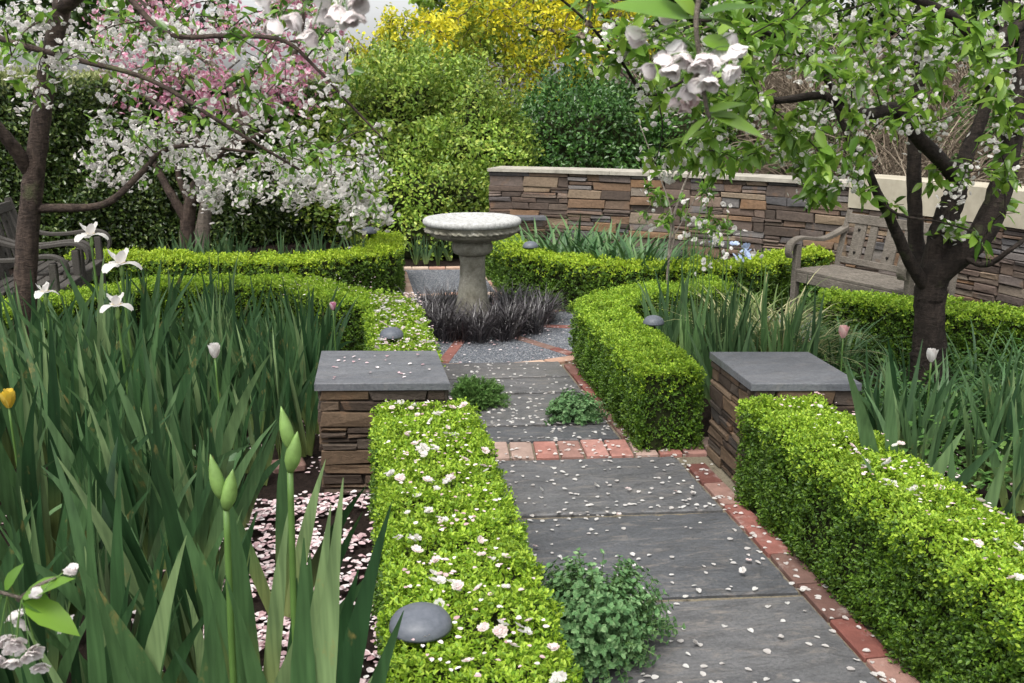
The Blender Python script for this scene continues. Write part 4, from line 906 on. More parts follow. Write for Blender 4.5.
# whole fallen blossoms on the hedges, each its own object
BL = []
for k in range(4):
    mb = MB(); q = np.random.default_rng(40 + k); m_ = 1 + k % 3
    pos = np.array([(q.normal(0, .008), q.normal(0, .008), .004 * j) for j in range(m_)]); d_ = q.normal(0, .5, (m_, 3)) + np.array((0, .2, 0)); nn = q.normal(0, .35, (m_, 3)) + np.array((0, 0, 1.))
    scatter(mb, BLOSSOM, pos, frames(np.cross(nn, d_), nn), .017 * q.uniform(.8, 1.15, m_)); BL.append(mb.mesh('fallen_blossom', M['blush_pet' if k < 2 else 'white_pet']))
def drop_blossoms(n_, x0, x1, y0, y1, z, lab, grp, seed, sc=1):
    q = np.random.default_rng(seed)
    for k in range(n_):
        o = link(bpy.data.objects.new('fallen_blossom', BL[int(q.integers(0, 4))])); o.location = (q.uniform(x0, x1), q.uniform(y0, y1), z + q.uniform(.0, .012)); o.rotation_euler = (q.normal(0, .3), q.normal(0, .3), q.uniform(0, 6)); s_ = q.uniform(.6, 1.1) * sc; o.scale = (s_,) * 3; tag(o, lab, 'blossom', grp)
drop_blossoms(70, .08, .42, 1.6, 3.85, .43, 'blush white fallen blossom on top of the near left hedge', 'fallen blossoms on the near left hedge', 1)
drop_blossoms(34, 1.57, 1.84, 1.6, 3.6, .465, 'white fallen blossom on top of the near right hedge', 'fallen blossoms on the near right hedge', 2, .85)
drop_blossoms(40, .08, .39, 4.7, 6.1, .43, 'white fallen blossom on the hedge behind the left pier', 'fallen blossoms on the hedge behind the left pier', 3, .9)
drop_blossoms(14, .55, 1.4, 1.9, 3.9, .02, 'pink-white fallen blossom lying on the near path slabs', 'fallen blossoms on the path', 4, .8)
mb = MB(); box(mb, (0, 0, .03), (.16, .22, .06), .3, 0, .012); o = mb.obj('red_brick', M['red_stone']); o.location = (*XY(908, 3.9), 0); tag(o, 'loose red brick lying in the right bed behind the irises', 'brick')
mb = MB(); box(mb, (0, 0, .005), (.15, .11, .04), .2, 0, .01); o = mb.obj('flat_stone', M['brick']); o.location = (-.34, 4.35, 0); tag(o, 'flat pinkish stone beside the foot of the left pier', 'stone')

# ------------------------------------------------------------------ BUSHES, TALL HEDGE, FAR PLANTING
def bush(name, lab, cen, rad, n, leaf, mat, seed, cat='bush', lump=.16, k=2.2, top_mat=None, grp=None):
    rg = np.random.default_rng(seed); cen = np.array(cen, float); rad = np.array(rad, float)
    d = unit(rg.normal(0, 1, (n, 3))); d[:, 2] = np.abs(d[:, 2]) * np.where(rg.random(n) < .75, 1, -1)
    r = 1 + lump * wav(d * rad, k, seed) + .6 * lump * wav(d * rad, k * 2.7, seed + 3) + rg.normal(0, .05, n); r *= 1 - .25 * rg.random(n) ** 2.2
    pos = d * rad * r[:, None]; nor = unit(d / rad)
    dirs = unit(nor * .5 + rg.normal(0, .7, (n, 3)) + np.array((0, 0, .25))); R = frames(dirs, nor + np.array((0, 0, .5)) + rg.normal(0, .35, (n, 3)))
    keep = pos[:, 2] + cen[2] > 0
    root = thing(name, lab, cat, (cen[0], cen[1], 0), 0, grp); z0 = np.array((0, 0, cen[2]))
    mb = MB(); scatter(mb, LEAF, pos[keep] + z0, R[keep], leaf * rg.uniform(.6, 1.3, keep.sum())); mb.obj('foliage', M[mat], root)
    mb = MB(); th = np.linspace(.02, PI - .02, 15); prof = np.stack((np.sin(th), -np.cos(th)), 1)
    nn = 24; a = np.arange(nn) * 2 * PI / nn; V = np.concatenate([np.stack((s_ * np.cos(a), s_ * np.sin(a), np.full(nn, c_)), 1) for s_, c_ in prof])
    rr = (1 + lump * wav(V * rad, k, seed)) * .74; V = V * rad * rr[:, None] + z0; V[:, 2] = np.maximum(V[:, 2], -.05)
    j = np.arange(nn); kk = np.arange(14)[:, None] * nn; mb.add(V, np.stack((kk + j, kk + (j + 1) % nn, kk + nn + (j + 1) % nn, kk + nn + j), 2).reshape(-1, 4)); mb.obj('inner_stems', M['core'], root)
    return root
bush('lime_shrub', 'large yellow-green shrub at the end of the path, left of the wall', (.55, 11.75, .8), (.95, 1.0, 1.3), 30000, .052, 'lime_bush', 1, lump=.26, k=3.6)
bush('lime_shrub', 'mid-green shrub tight against the left end of the stone wall', (1.35, 11.6, .75), (.75, .9, 1.18), 19000, .048, 'lime_bush', 2, lump=.24, k=3.6)
bush('green_shrub', 'low shrub directly behind the birdbath at the path end', (.85, 10.75, .35), (.75, .55, .75), 10000, .045, 'lime_bush', 3, lump=.25, k=4)
bush('dark_shrub', 'rounded deep green shrub rising behind the left half of the wall', (2.95, 12.2, .75), (1.05, .95, 1.22), 20000, .052, 'dark_bush', 4, lump=.18, k=3.4)
bush('dark_shrub', 'deep green shrub farther along behind the wall', (4.35, 12.6, .5), (.9, .9, 1.05), 12000, .05, 'dark_bush', 5)
def tall_hedge():
    rg = np.random.default_rng(8); Q, t = resample([(-7.5, 8.4), (-4.2, 9.6), (-2.6, 11.0), (-.1, 12.0)], .05); L = t[-1]; T = unit(np.gradient(Q, axis=0)); N = np.stack((T[:, 1], -T[:, 0]), 1); H = 1.84
    root = thing('tall_hedge', 'tall dark clipped hedge behind the blossom trees, pale new growth and sunlight coloured into its top', 'hedge', (-2.6, 11, 0)); off = np.array((-2.6, 11, 0)); n = 62000
    s = rg.random(n) * L; i = np.clip((s / L * (len(Q) - 1)).astype(int), 0, len(Q) - 1); z = rg.uniform(0, H, n); pos = np.concatenate((Q[i] + N[i] * .0, z[:, None]), 1); nor = np.concatenate((N[i], np.full((n, 1), .15)), 1)
    pos += nor * (.10 * wav(pos, 2.5, 1) + .06 * wav(pos, 7, 2) + rg.normal(0, .03, n) - .12 * rg.random(n) ** 2)[:, None]
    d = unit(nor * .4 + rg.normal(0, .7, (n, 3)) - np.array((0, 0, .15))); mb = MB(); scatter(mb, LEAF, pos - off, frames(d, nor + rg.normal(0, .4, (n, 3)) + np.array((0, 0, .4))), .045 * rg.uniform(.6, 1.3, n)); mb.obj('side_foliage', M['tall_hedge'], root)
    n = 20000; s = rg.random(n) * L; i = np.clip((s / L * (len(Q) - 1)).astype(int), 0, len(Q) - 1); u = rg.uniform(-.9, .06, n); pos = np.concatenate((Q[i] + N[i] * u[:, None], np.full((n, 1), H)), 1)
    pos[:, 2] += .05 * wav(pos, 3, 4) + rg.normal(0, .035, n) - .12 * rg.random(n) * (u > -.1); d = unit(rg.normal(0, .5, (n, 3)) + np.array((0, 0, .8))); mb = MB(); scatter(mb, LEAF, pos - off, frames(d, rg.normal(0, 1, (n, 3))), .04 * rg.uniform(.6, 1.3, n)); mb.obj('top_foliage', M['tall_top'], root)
    mb = MB(); V = np.stack([np.concatenate((Q - N * a, np.full((len(Q), 1), b)), 1) for a, b in ((.12, 0), (.12, H - .1), (.85, H - .1), (.85, 0))], 1) - off; k = np.arange(len(Q) - 1)[:, None] * 4; j = np.arange(3); mb.add(V.reshape(-1, 3), np.stack((k + j, k + 4 + j, k + 5 + j, k + 1 + j), 2).reshape(-1, 4), np.array([[0, 1, 2, 3]]), np.array([[(len(Q) - 1) * 4 + q for q in (3, 2, 1, 0)]])); mb.obj('inner_stems', M['core'], root)
tall_hedge()

# ------------------------------------------------------------------ TREES
def limb(mb, ctrl, r0, r1, n=34, sides=14, wob=.09):
    c = spline(ctrl, n); tube(mb, c, np.linspace(r0, r1, n), sides, True, wob); return c
class Tree:
    def __init__(s, name, lab, cat, base, barkmat, seed, grp=None):
        s.root = thing(name, lab, cat, (base[0], base[1], 0), 0, grp); s.off = np.array((base[0], base[1], 0)); s.rng = np.random.default_rng(seed); s.nodes = []; s.tw = MB(); s.bark = barkmat; s.lp = []; s.ld = []; s.fp = []; s.fd = []
    def trunk(s, ctrls, name='trunk'):
        mb = MB()
        for ctrl, r0, r1 in ctrls:
            c = limb(mb, [np.array(q) - s.off for q in ctrl], r0, r1); s.nodes += list(c[4:])
        s.tw = mb
    def grow(s, targets, r=.006, leaf=.6, flow=.6, nl=7, nf=5, spread=.05, flen=None):
        s_ = s.rng; T = [np.array(t) - s.off for t in targets]; N = np.array(s.nodes); dist = [np.min(np.linalg.norm(N - t, axis=1)) for t in T]
        for i in np.argsort(dist):
            t = T[i]; N = np.array(s.nodes); dd = np.linalg.norm(N - t, axis=1); k = int(np.argmin(dd * (1 + .15 * s_.random(len(dd))))); b = N[k]; L = dd[k]
            if L < .02: continue
            c = spline([b, b + (t - b) * .5 + s_.normal(0, .07 * L, 3) + np.array((0, 0, .06 * L)), t], 7); rr = min(r * (.6 + L * 1.2), r * 2.2)
            tube(s.tw, c, [rr, rr * .45], 5, False); s.nodes += [c[2], c[4], c[6]]
            for q in (2, 3, 4, 5, 6):
                at_ = c[q]; td = unit(c[min(q + 1, 6)] - c[q - 1])
                if s_.random() < leaf:
                    for _ in range(int(s_.integers(max(1, nl // 2), nl + 1))):
                        s.lp.append(at_ + s_.normal(0, spread * .35, 3)); s.ld.append(unit(td * .5 + s_.normal(0, .65, 3) + np.array((0, 0, -.1))))
                if s_.random() < flow:
                    o_ = at_ + s_.normal(0, spread * .4, 3) - np.array((0, 0, spread * .5))
                    for _ in range(int(s_.integers(max(1, nf // 2), nf + 1))):
                        p_ = o_ + s_.normal(0, spread * .62, 3); s.fp.append(p_); s.fd.append(unit(p_ - o_ + s_.normal(0, .02, 3) - np.array((0, 0, .02))))
    def finish(s, lmat, fmat, leaf, fl, ltemp=LEAF_M, lname='leaves', fname='blossoms', ftemp=BLOSSOM):
        s.tw.obj('trunk', M[s.bark], s.root, True); g = s.rng
        if s.lp:
            p, d = np.array(s.lp), np.array(s.ld); mb = MB(); scatter(mb, ltemp, p, frames(d, np.array((0, 0, 1.)) + g.normal(0, .45, p.shape)), leaf * g.uniform(.6, 1.2, len(p))); mb.obj(lname, M[lmat], s.root, True)
        if s.fp:
            p, nrm = np.array(s.fp), np.array(s.fd); mb = MB(); side = np.cross(nrm, g.normal(0, 1, p.shape)); scatter(mb, ftemp, p, frames(side, nrm), fl * g.uniform(.75, 1.2, len(p))); mb.obj(fname, M[fmat], s.root)
def region(rg, boxes):
    out = []
    for x0, y0, x1, y1, d0, d1, n in boxes:
        for k in range(n): out.append(P(rg.uniform(x0, x1), rg.uniform(y0, y1), rg.uniform(d0, d1)))
    return out

# left cherry (trunk in front of the armchairs)
rg = np.random.default_rng(31); D = 5.6
b = P(22, 340, D); b[2] = 0
t = Tree('cherry_tree', 'white cherry tree at the left edge with a low limb curving right', 'tree', b, 'bark_red', 1)
t.trunk([([b, P(25, 300, D), P(30, 210, D), P(37, 150, D), P(46, 80, D), P(63, 0, D), P(78, -80, D)], .066, .042),
         ([P(28, 208, D), P(60, 208, D + .02), P(105, 204, D + .1), P(138, 176, D + .25), P(162, 152, D + .35), P(192, 146, D + .45), P(258, 153, D + .6)], .028, .008),
         ([P(29, 170, D), P(12, 145, D - .1), P(-15, 110, D - .2), P(-50, 40, D - .3)], .042, .025),
         ([P(60, 8, D), P(110, -25, D - .3), P(200, -40, D - .6), P(320, -10, D - .8)], .045, .012),
         ([P(-40, 20, D - .5), P(5, 40, D - .6), P(70, 58, D - .7), P(150, 80, D - .8), P(225, 125, D - .9), P(300, 170, D - .8)], .018, .006),
         ([P(110, -25, D - .9), P(165, 32, D - 1), P(225, 36, D - 1.1), P(282, 40, D - 1.2), P(318, 70, D - 1.2), P(346, 100, D - 1.2), P(384, 140, D - 1.2)], .014, .004)])
t.grow(region(rg, [(0, 0, 180, 60, 4.3, 6, 36), (150, 0, 350, 60, 4.2, 5.6, 38), (90, 110, 270, 170, 5.6, 6.6, 36), (200, 70, 390, 150, 4.2, 5.6, 24), (40, 50, 200, 90, 4.8, 6, 14), (250, 145, 385, 190, 5.2, 6.6, 26), (0, 70, 40, 110, 4.6, 5.4, 4)]), .0042, .42, .30, 5, 11, .06)
t.finish('cherry', 'white_pet', .068, .0155)
# middle white cherry behind the back left hedge
b = P(187, 262, 9.3); b[2] = 0; D = 9.3
t = Tree('cherry_tree', 'white cherry tree with a forked trunk behind the back left hedge', 'tree', b, 'bark_red', 2)
t.trunk([([b, P(187, 240, D), P(190, 205, D), P(200, 178, D), P(225, 150, D - .2), P(270, 130, D - .3)], .085, .02), ([P(188, 222, D), P(172, 196, D), P(158, 170, D + .1), P(140, 130, D + .1)], .05, .02), ([P(190, 208, D), P(210, 185, D - .2), P(260, 165, D - .5), P(330, 170, D - .8), P(375, 195, D - .9)], .035, .01), ([P(188, 200, D), P(178, 170, D), P(185, 130, D)], .035, .015)])
t.grow(region(rg, [(90, 140, 220, 185, 8.6, 9.8, 20), (190, 165, 385, 205, 8.0, 9.2, 48), (200, 158, 300, 172, 8.4, 9.2, 10), (260, 125, 385, 150, 8.2, 9.4, 13), (335, 200, 388, 232, 8.0, 8.6, 14), (85, 120, 200, 160, 8.6, 9.8, 10)]), .0042, .62, .60, 6, 9, .07)
t.finish('cherry', 'white_pet', .062, .0225)
# pink cherry
b = P(203, 262, 10.0); b[2] = 0; D = 10.4
t = Tree('cherry_tree', 'pink cherry tree behind the white ones, blossoms above the tall hedge', 'tree', b, 'bark_grey', 3)
t.trunk([([b, P(204, 220, D - .3), P(222, 150, D - .2), P(262, 110, D), P(282, 80, D), P(300, 30, D), P(310, -60, D)], .08, .03), ([P(240, 130, D), P(226, 80, D), P(180, 40, D), P(130, -10, D)], .05, .015), ([P(215, 170, D), P(190, 130, D), P(150, 100, D), P(100, 70, D)], .04, .012)])
t.grow(region(rg, [(95, 0, 330, 112, 9.6, 11, 92), (120, -40, 320, 10, 9.6, 11, 24), (290, 20, 335, 80, 9.8, 10.8, 9)]), .008, .4, .62, 5, 9, .1)
t.finish('cherry', 'pink_pet', .065, .030)
# right dark cherry
D = 5.15; b = P(929, 385, D); b[2] = 0
t = Tree('cherry_tree', 'dark multi-stemmed cherry tree at the right in front of the bench', 'tree', b, 'bark_dark', 4)
t.trunk([([b, P(929, 350, D), P(930, 310, D), P(932, 283, D), P(950, 262, D - .05), P(978, 238, D - .1), P(996, 205, D - .1), P(1006, 165, D - .1), P(1018, 110, D - .1), P(1030, 40, D - .1), P(1045, -60, D - .1)], .090, .042),
         ([b - np.array((0, 0, .05)), b * .6 + P(929, 350, D) * .4, P(929, 345, D)], .155, .086),
         ([P(930, 300, D), P(936, 262, D), P(944, 225, D), P(955, 195, D), P(960, 172, D)], .076, .05),
         ([P(958, 182, D), P(945, 165, D - .1), P(925, 145, D - .2), P(905, 122, D - .3), P(893, 108, D - .4), P(872, 114, D - .5), P(845, 108, D - .6), P(822, 95, D - .6), P(770, 100, D - .7), P(720, 75, D - .8), P(660, 60, D - .9)], .042, .009),
         ([P(960, 178, D), P(968, 150, D + .1), P(978, 128, D + .15), P(990, 90, D + .2), P(1003, 40, D + .2), P(1012, -40, D + .2)], .042, .022),
         ([P(929, 292, D), P(916, 272, D - .05), P(905, 252, D - .1), P(892, 222, D - .15), P(878, 195, D - .2), P(865, 165, D - .25), P(850, 140, D - .3), P(835, 105, D - .3)], .036, .014),
         ([P(930, 285, D), P(918, 255, D + .15), P(915, 215, D + .2), P(914, 165, D + .22), P(917, 100, D + .25), P(922, 40, D + .25), P(925, -50, D + .25)], .045, .03),
         ([P(1030, 20, D - .5), P(985, 42, D - .6), P(950, 15, D - .7), P(905, -5, D - .8), P(850, -30, D - .9)], .03, .012),
         ([P(880, 200, D - .2), P(900, 215, D - .4), P(940, 222, D - .5), P(975, 232, D - .5)], .008, .003),
         ([P(960, 255, D - .1), P(985, 265, D - .2), P(1010, 250, D - .3), P(1030, 235, D - .3)], .016, .01),
         ([P(845, 105, D - .6), P(810, 60, D - .8), P(760, 30, D - 1), P(700, 20, D - 1.2)], .016, .006),
         ([P(700, 70, D - .8), P(650, 95, D - 1), P(620, 60, D - 1.2), P(585, 20, D - 1.4), P(550, -10, D - 1.5)], .008, .004)])
t.grow(region(rg, [(720, 0, 1024, 80, 3.6, 5.8, 100), (640, 0, 760, 110, 3.6, 5.0, 46), (640, 90, 860, 170, 3.8, 5.2, 46), (840, 70, 1024, 140, 4.0, 5.6, 32), (800, 150, 905, 205, 4.2, 5.0, 18), (930, 160, 1024, 245, 4.2, 5.2, 12), (570, 10, 650, 90, 3.6, 4.4, 10), (640, 140, 720, 175, 4.0, 4.8, 10), (760, -40, 1040, 0, 3.6, 5.8, 30)]),   .004, .62, .20, 6, 12, .045)
t.finish('cherry_dark', 'white_pet', .078, .0125)
# thin pale sapling against the wall
D = 7.3; b = P(668, 300, D); b[2] = 0
t = Tree('sapling', 'thin pale-stemmed sapling in front of the stone wall', 'tree', b, 'bark_pale', 5)
t.trunk([([b, P(668, 270, D), P(672, 225, D), P(684, 185, D), P(700, 150, D), P(712, 110, D)], .013, .004), ([P(668, 262, D), P(674, 235, D), P(668, 200, D), P(655, 165, D), P(640, 125, D)], .009, .003), ([P(671, 240, D), P(683, 220, D), P(700, 190, D)], .006, .003)])
t.grow(region(rg, [(640, 150, 735, 235, 7.0, 7.6, 26)]), .003, .7, .10, 6, 5, .05)
t.finish('cherry', 'white_pet', .07, .02)

# yellow-flowered tree and far trees
def big_tree(name, lab, px, d, boxes, mats, leaf, seed, barkmat='bark_grey', nl=14, extra=None, cat='tree', r=.012, spread=.16, dens=.9):
    rg2 = np.random.default_rng(seed); b = P(px, 200, d); b[2] = 0; t = Tree(name, lab, cat, b, barkmat, seed); top = P(px, -160, d)
    t.trunk([([b, (b + top) / 2 + np.array((.1, 0, 0)), top], .16, .05)] + [([b + (top - b) * f, P(px + dx * .5, py + 30, d), P(px + dx, py, d + rg2.uniform(-.6, .6))], .06, .015) for f, dx, py in ((.35, -90, 60), (.4, 90, 60), (.5, -140, 0), (.5, 130, 10), (.3, 60, 110), (.3, -50, 110))])
    t.grow(region(rg2, boxes), r, dens, .0, nl, 0, spread); lp, ld = t.lp, t.ld; k = len(lp); sel = rg2.random(k); out = MB()
    t.lp, t.ld = [], []; t.finish(mats[0], None, leaf, .1)
    pos = np.array(lp); dr = np.array(ld); lo = 0
    cl = .5 + .5 * wav(pos, 1.9, seed) + rg2.normal(0, .18, k)
    for (m_, f0, f1, nm) in extra or ((mats[0], -9, 9, 'foliage'),):
        s_ = (cl >= f0) & (cl < f1); mb = MB(); scatter(mb, LEAF, pos[s_], frames(dr[s_], np.array((0, 0, 1.)) + rg2.normal(0, .5, (s_.sum(), 3))), leaf * rg2.uniform(.6, 1.3, s_.sum())); mb.obj(nm, M[m_], t.root)
    return t
big_tree('yellow_tree', 'yellow-flowering tree above the shrubs at the end of the path', 610, 15.5, [(385, 15, 470, 75, 14, 16.5, 90), (450, -20, 650, 60, 14, 17, 200), (480, 55, 610, 110, 14, 16, 60), (330, 40, 400, 75, 14, 16, 22), (430, -60, 680, -10, 14, 17, 50)], ['yelgreen'], .075, 11, extra=(('yelgreen', -9, .50, 'foliage'), ('yellow_leaf', .50, 9, 'yellow_flowers')), nl=13, spread=.22)
for k, (px, d, bx, mat, lab) in enumerate(((690, 19, (560, -120, 800, 130, 18, 21, 340), 'far_tree', 'far green tree behind the dry thicket, left of the dark cherry'), (930, 20, (790, -160, 1080, 120, 19, 22, 380), 'far_tree', 'far green tree behind the dark cherry at the right'), (150, 21, (-40, -80, 230, 40, 20, 22, 120), 'far_tree', 'far tree seen in gaps above the tall hedge at the left'), (590, 23, (400, -140, 640, 60, 22, 25, 240), 'lime_bush', 'far pale green tree behind the yellow-flowering one'))):
    big_tree('background_tree', lab, px, d, [bx], [mat], .17, 60 + k, nl=22, spread=.34)
# dry thicket on the bank behind the wall
mb = MB(); xs = np.linspace(3.2, 16, 34); ys = np.linspace(0, 1, 14); V = []
for v in ys:
    for x in xs:
        yb = np.interp(x, [3.2, 4.2, 5.3, 6.5, 16], [11.2, 9.8, 8.2, 7.0, 6.0]); y = yb + v * 7; V.append((x, y, .25 + 1.75 * v ** .7 + .12 * math.sin(3 * x + 5 * v) + .08 * math.sin(7 * x - 9 * v)))
i = np.arange(13)[:, None] * 34; j = np.arange(33); mb.add(V, np.stack((i + j, i + j + 1, i + 34 + j + 1, i + 34 + j), 2).reshape(-1, 4)); o = mb.obj('bank', M['bank'], smooth=True); o['kind'] = 'structure'
rg = np.random.default_rng(91)
TH = []
for q in range(3):
    mb = MB()
    for k in range(130):
        a = rg.uniform(0, 2 * PI); L = rg.uniform(.7, 1.7); le = rg.uniform(.05, .5); bd = rg.uniform(.6, 2.2); t_ = np.linspace(0, 1, 8); ang = le + bd * t_ ** 1.5; ds = L / 7
        x = np.concatenate(([0], np.cumsum(np.sin(ang[:-1]) * ds))); z = np.concatenate(([0], np.cumsum(np.cos(ang[:-1]) * ds))); c = np.stack((x, .12 * np.sin(5 * t_ + a) * t_, z), 1); c = rotz(c, a) + np.array((rg.normal(0, .12), rg.normal(0, .12), 0)); tube(mb, c, [.008, .003], 4, False)
    TH.append(mb.mesh('dry_shrub', M['dry']))
for k in range(40):
    px = rg.uniform(640, 1040); d = rg.uniform(9.3, 14); p = P(px, 150, d)
    if p[0] < np.interp(p[1], [7, 8.5, 10, 12], [5.2, 4.6, 3.4, 3.4]): continue
    o = link(bpy.data.objects.new('dry_shrub', TH[k % 3])); zb = .2 + .9 * max(0, (d - 9.5) / 5); o.location = (p[0], p[1], zb); o.rotation_euler = (0, 0, rg.uniform(0, 6)); s_ = rg.uniform(.85, 1.3); o.scale = (s_, s_, s_); tag(o, 'bare brown tangle of arching stems on the bank behind the wall', 'shrub', 'dry tangled shrubs behind the wall')
for k, (px, d, r_) in enumerate(((850, 11, .8), (700, 12.4, .8), (1000, 10.5, .7), (760, 13.6, .9))):
    p = P(px, 120, d); bush('green_shrub', ['leafy shrub among the dry stems behind the bench', 'leafy shrub behind the wall near the sapling', 'leafy shrub behind the wall at the right edge', 'leafy shrub higher on the bank behind the wall'][k], (p[0], p[1], .9), (r_, r_ * .8, .75), 5000, .05, 'mid_bush', 70 + k)

# ------------------------------------------------------------------ OVERHANGING SPRIGS near the camera
def sprig(name, lab, twig, leaves, clusters, seed, petal='white_pet', fl=.02, hang=True, nfl=9, open_face=False):
    """twig: list of points; leaves: (point, direction, length); clusters: points"""
    rg2 = np.random.default_rng(seed); c = spline(twig, 16); off = c[0].copy(); root = thing(name, lab, 'branch', tuple(off)); mb = MB(); tube(mb, c - off, [.0042, .0024], 7); mb.obj('twig', M['bark_grey'], root, True)
    p = np.array([l[0] for l in leaves]) - off; d = np.array([l[1] for l in leaves], float); mb = MB(); scatter(mb, LEAF_D, p, frames(d, np.array((0, -.5, 1.)) + rg2.normal(0, .25, p.shape)), np.array([l[2] for l in leaves])); mb.obj('leaves', M['cherry'], root, True)
    st = MB(); fb = MB()
    for cl in clusters:
        src = c[np.argmin(np.linalg.norm(c - cl, axis=1))]
        for k in range(nfl):
            p_ = cl + rg2.normal(0, .022, 3); st_c = spline([src, (src + p_) / 2 + np.array((0, 0, .006)), p_], 6) - off; tube(st, st_c, [.0009, .0008], 4, False)
            nrm = unit((p_ - src) * .6 + np.array((0, 0, -.03 if hang else .02)) + rg2.normal(0, .012, 3)); T_ = []
            if open_face: nrm = unit((p_ - src) * .35 + unit(-p_ * np.array((1, 1, 0)) + np.array((0, 0, .1))) * .03 + rg2.normal(0, .016, 3))
            for ring, (npet, L, open_) in enumerate(((5, fl, .22), (5, fl * .85, .55), (4, fl * .6, .95)) if open_face else ((5, fl, .70), (5, fl * .85, .9), (4, fl * .6, 1.15))):
                for q in range(npet):
                    V, Fq = petal_grid(L, L * .95, .55, .3, 5, .0016); V = rotx(V, open_ + rg2.normal(0, .08)); V = rotz(V, q * 2 * PI / npet + ring * .6); R = frames(np.cross(nrm, rg2.normal(0, 1, 3))[None], nrm[None])[0]; T_.append(1); fb.add(V @ R.T + p_ - off, Fq)
    st.obj('flower_stalks', M['stem'], root, True); fb.obj('blossoms', M[petal], root, True)
d = 1.35
sprig('cherry_sprig', 'close sprig of white cherry blossom and leaves in the bottom left corner', [P(-60, 575, d + .02), P(-15, 588, d), P(22, 598, d)],
      [(P(22, 598, d), P(90, 560, d) - P(22, 598, d), .085), (P(25, 602, d), P(100, 640, d - .02) - P(25, 602, d), .095), (P(20, 600, d), P(90, 615, d + .02) - P(20, 600, d), .07), (P(5, 590, d), P(20, 560, d) - P(5, 590, d), .05), (P(-10, 600, d), P(-20, 650, d) - P(-10, 600, d), .06)],
      [P(25, 645, d - .02), P(-5, 650, d), P(5, 620, d + .03)], 1, 'bell_pet', .020, True, 6, True)
sprig('cherry_twig', 'short twig carrying two white cherry buds beside the bottom left sprig', [P(18, 600, d + .01), P(40, 585, d + .01), P(56, 578, d + .01)], [(P(30, 592, d), P(60, 600, d) - P(30, 592, d), .03)], [P(56, 578, d), P(74, 596, d)], 7, 'bell_pet', .018, False, 1)
d = 1.30
L0 = P(697, 20, d)
sprig('cherry_sprig', 'close hanging sprig of pale cherry blossom and big leaves at the top, right of centre', [P(705, -80, d), P(702, -20, d), P(696, 20, d), P(700, 60, d), P(706, 105, d), P(710, 118, d)],
      [(P(690, 18, d), P(625, -2, d) - P(690, 18, d), .105), (P(692, 22, d), P(652, 28, d) - P(692, 22, d), .065), (P(700, 15, d), P(760, -2, d) - P(700, 15, d), .085), (P(700, 18, d), P(752, 22, d + .05) - P(700, 18, d), .07), (P(694, 16, d), P(670, -20, d) - P(694, 16, d), .07), (P(708, 112, d), P(745, 98, d) - P(708, 112, d), .05), (P(710, 115, d), P(770, 130, d) - P(710, 115, d), .08), (P(709, 116, d), P(760, 112, d + .04) - P(709, 116, d), .06), (P(708, 118, d), P(680, 140, d) - P(708, 118, d), .05), (P(702, 40, d), P(735, 45, d) - P(702, 40, d), .05)],
      [P(668, 60, d), P(690, 66, d - .02), P(710, 52, d), P(680, 50, d + .03)], 2, 'bell_pet', .023, True, 6)
sprig('cherry_sprig', 'small hanging sprig of blush blossoms under the larger top sprig', [P(700, 70, d + .04), P(690, 85, d + .05), P(682, 92, d + .05)], [(P(690, 85, d + .05), P(660, 110, d + .05) - P(690, 85, d + .05), .04)], [P(682, 97, d + .05)], 5, 'blush_pet', .016, True, 5)
d = 1.2
sprig('cherry_sprig', 'close pale pink blossoms hanging into the top edge, left of centre', [P(325, -95, d), P(330, -50, d), P(335, -22, d)], [(P(335, -22, d), P(300, -10, d) - P(335, -22, d), .05), (P(335, -22, d), P(375, -14, d) - P(335, -22, d), .05)], [P(312, 2, d), P(345, -2, d), P(365, -8, d)], 3, 'bell_pet', .022, True, 5)
d = 1.5
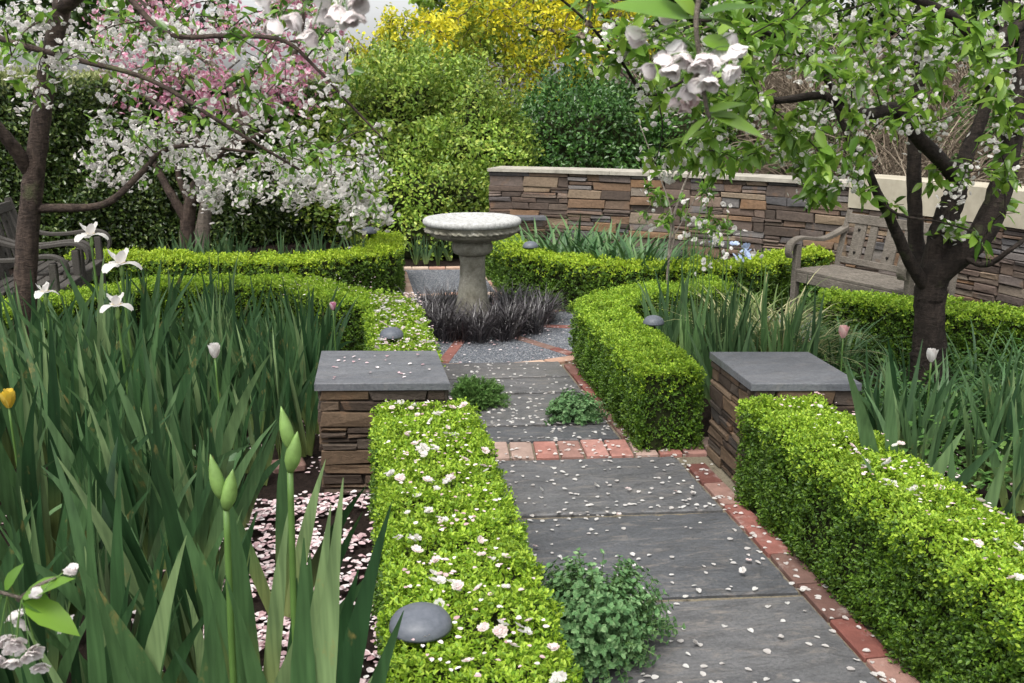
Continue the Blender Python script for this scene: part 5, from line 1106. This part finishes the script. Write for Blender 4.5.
sprig('cherry_sprig', 'withered brown blossom hanging from a twig at the top centre', [P(600, -60, d), P(596, -30, d), P(592, -8, d)], [(P(592, -8, d), P(570, 4, d) - P(592, -8, d), .04), (P(592, -8, d), P(615, 2, d) - P(592, -8, d), .035)], [P(592, 6, d)], 4, 'dry', .012, True, 6)

# ------------------------------------------------------------------ CAMERA, SKY, SUN
cam = bpy.data.cameras.new('camera'); co = bpy.data.objects.new('camera', cam); COL.objects.link(co); S.camera = co
cam.sensor_width = 36; cam.lens = F / 1024 * 36; cam.clip_end = 500; cam.clip_start = .05
co.location = (0, 0, EYE); co.rotation_euler = (PI / 2 - PITCH, 0, -YAW)
cam.dof.use_dof = True; cam.dof.focus_distance = 4.2; cam.dof.aperture_fstop = 11.0
EL, AZ = math.radians(62), math.radians(215)
w = bpy.data.worlds.new('World'); S.world = w; w.use_nodes = True; nt = w.node_tree; nt.nodes.clear()
sky = nt.nodes.new('ShaderNodeTexSky'); sky.sky_type = 'NISHITA'; sky.sun_disc = False; sky.sun_elevation = EL; sky.sun_rotation = AZ; sky.dust_density = 4; sky.air_density = 1.0
hs = nt.nodes.new('ShaderNodeHueSaturation'); hs.inputs['Saturation'].default_value = .10
bg = nt.nodes.new('ShaderNodeBackground'); bg.inputs[1].default_value = .15; ow = nt.nodes.new('ShaderNodeOutputWorld')
nt.links.new(sky.outputs[0], hs.inputs['Color']); nt.links.new(hs.outputs[0], bg.inputs[0]); nt.links.new(bg.outputs[0], ow.inputs[0])
sl = bpy.data.lights.new('sun', 'SUN'); so = bpy.data.objects.new('sun', sl); COL.objects.link(so); sl.energy = 1.5; sl.angle = math.radians(25); sl.color = (1, .95, .85)
dv = np.array((math.sin(AZ) * math.cos(EL), math.cos(AZ) * math.cos(EL), math.sin(EL)))
from mathutils import Vector
so.rotation_euler = Vector(dv).to_track_quat('Z', 'Y').to_euler()
S.view_settings.view_transform = 'Standard'; S.view_settings.look = 'None'; S.view_settings.exposure = 1.0; S.view_settings.gamma = 1
S.cycles.max_bounces = 6; S.cycles.diffuse_bounces = 3; S.cycles.glossy_bounces = 2; S.cycles.transmission_bounces = 3; S.cycles.use_denoising = True
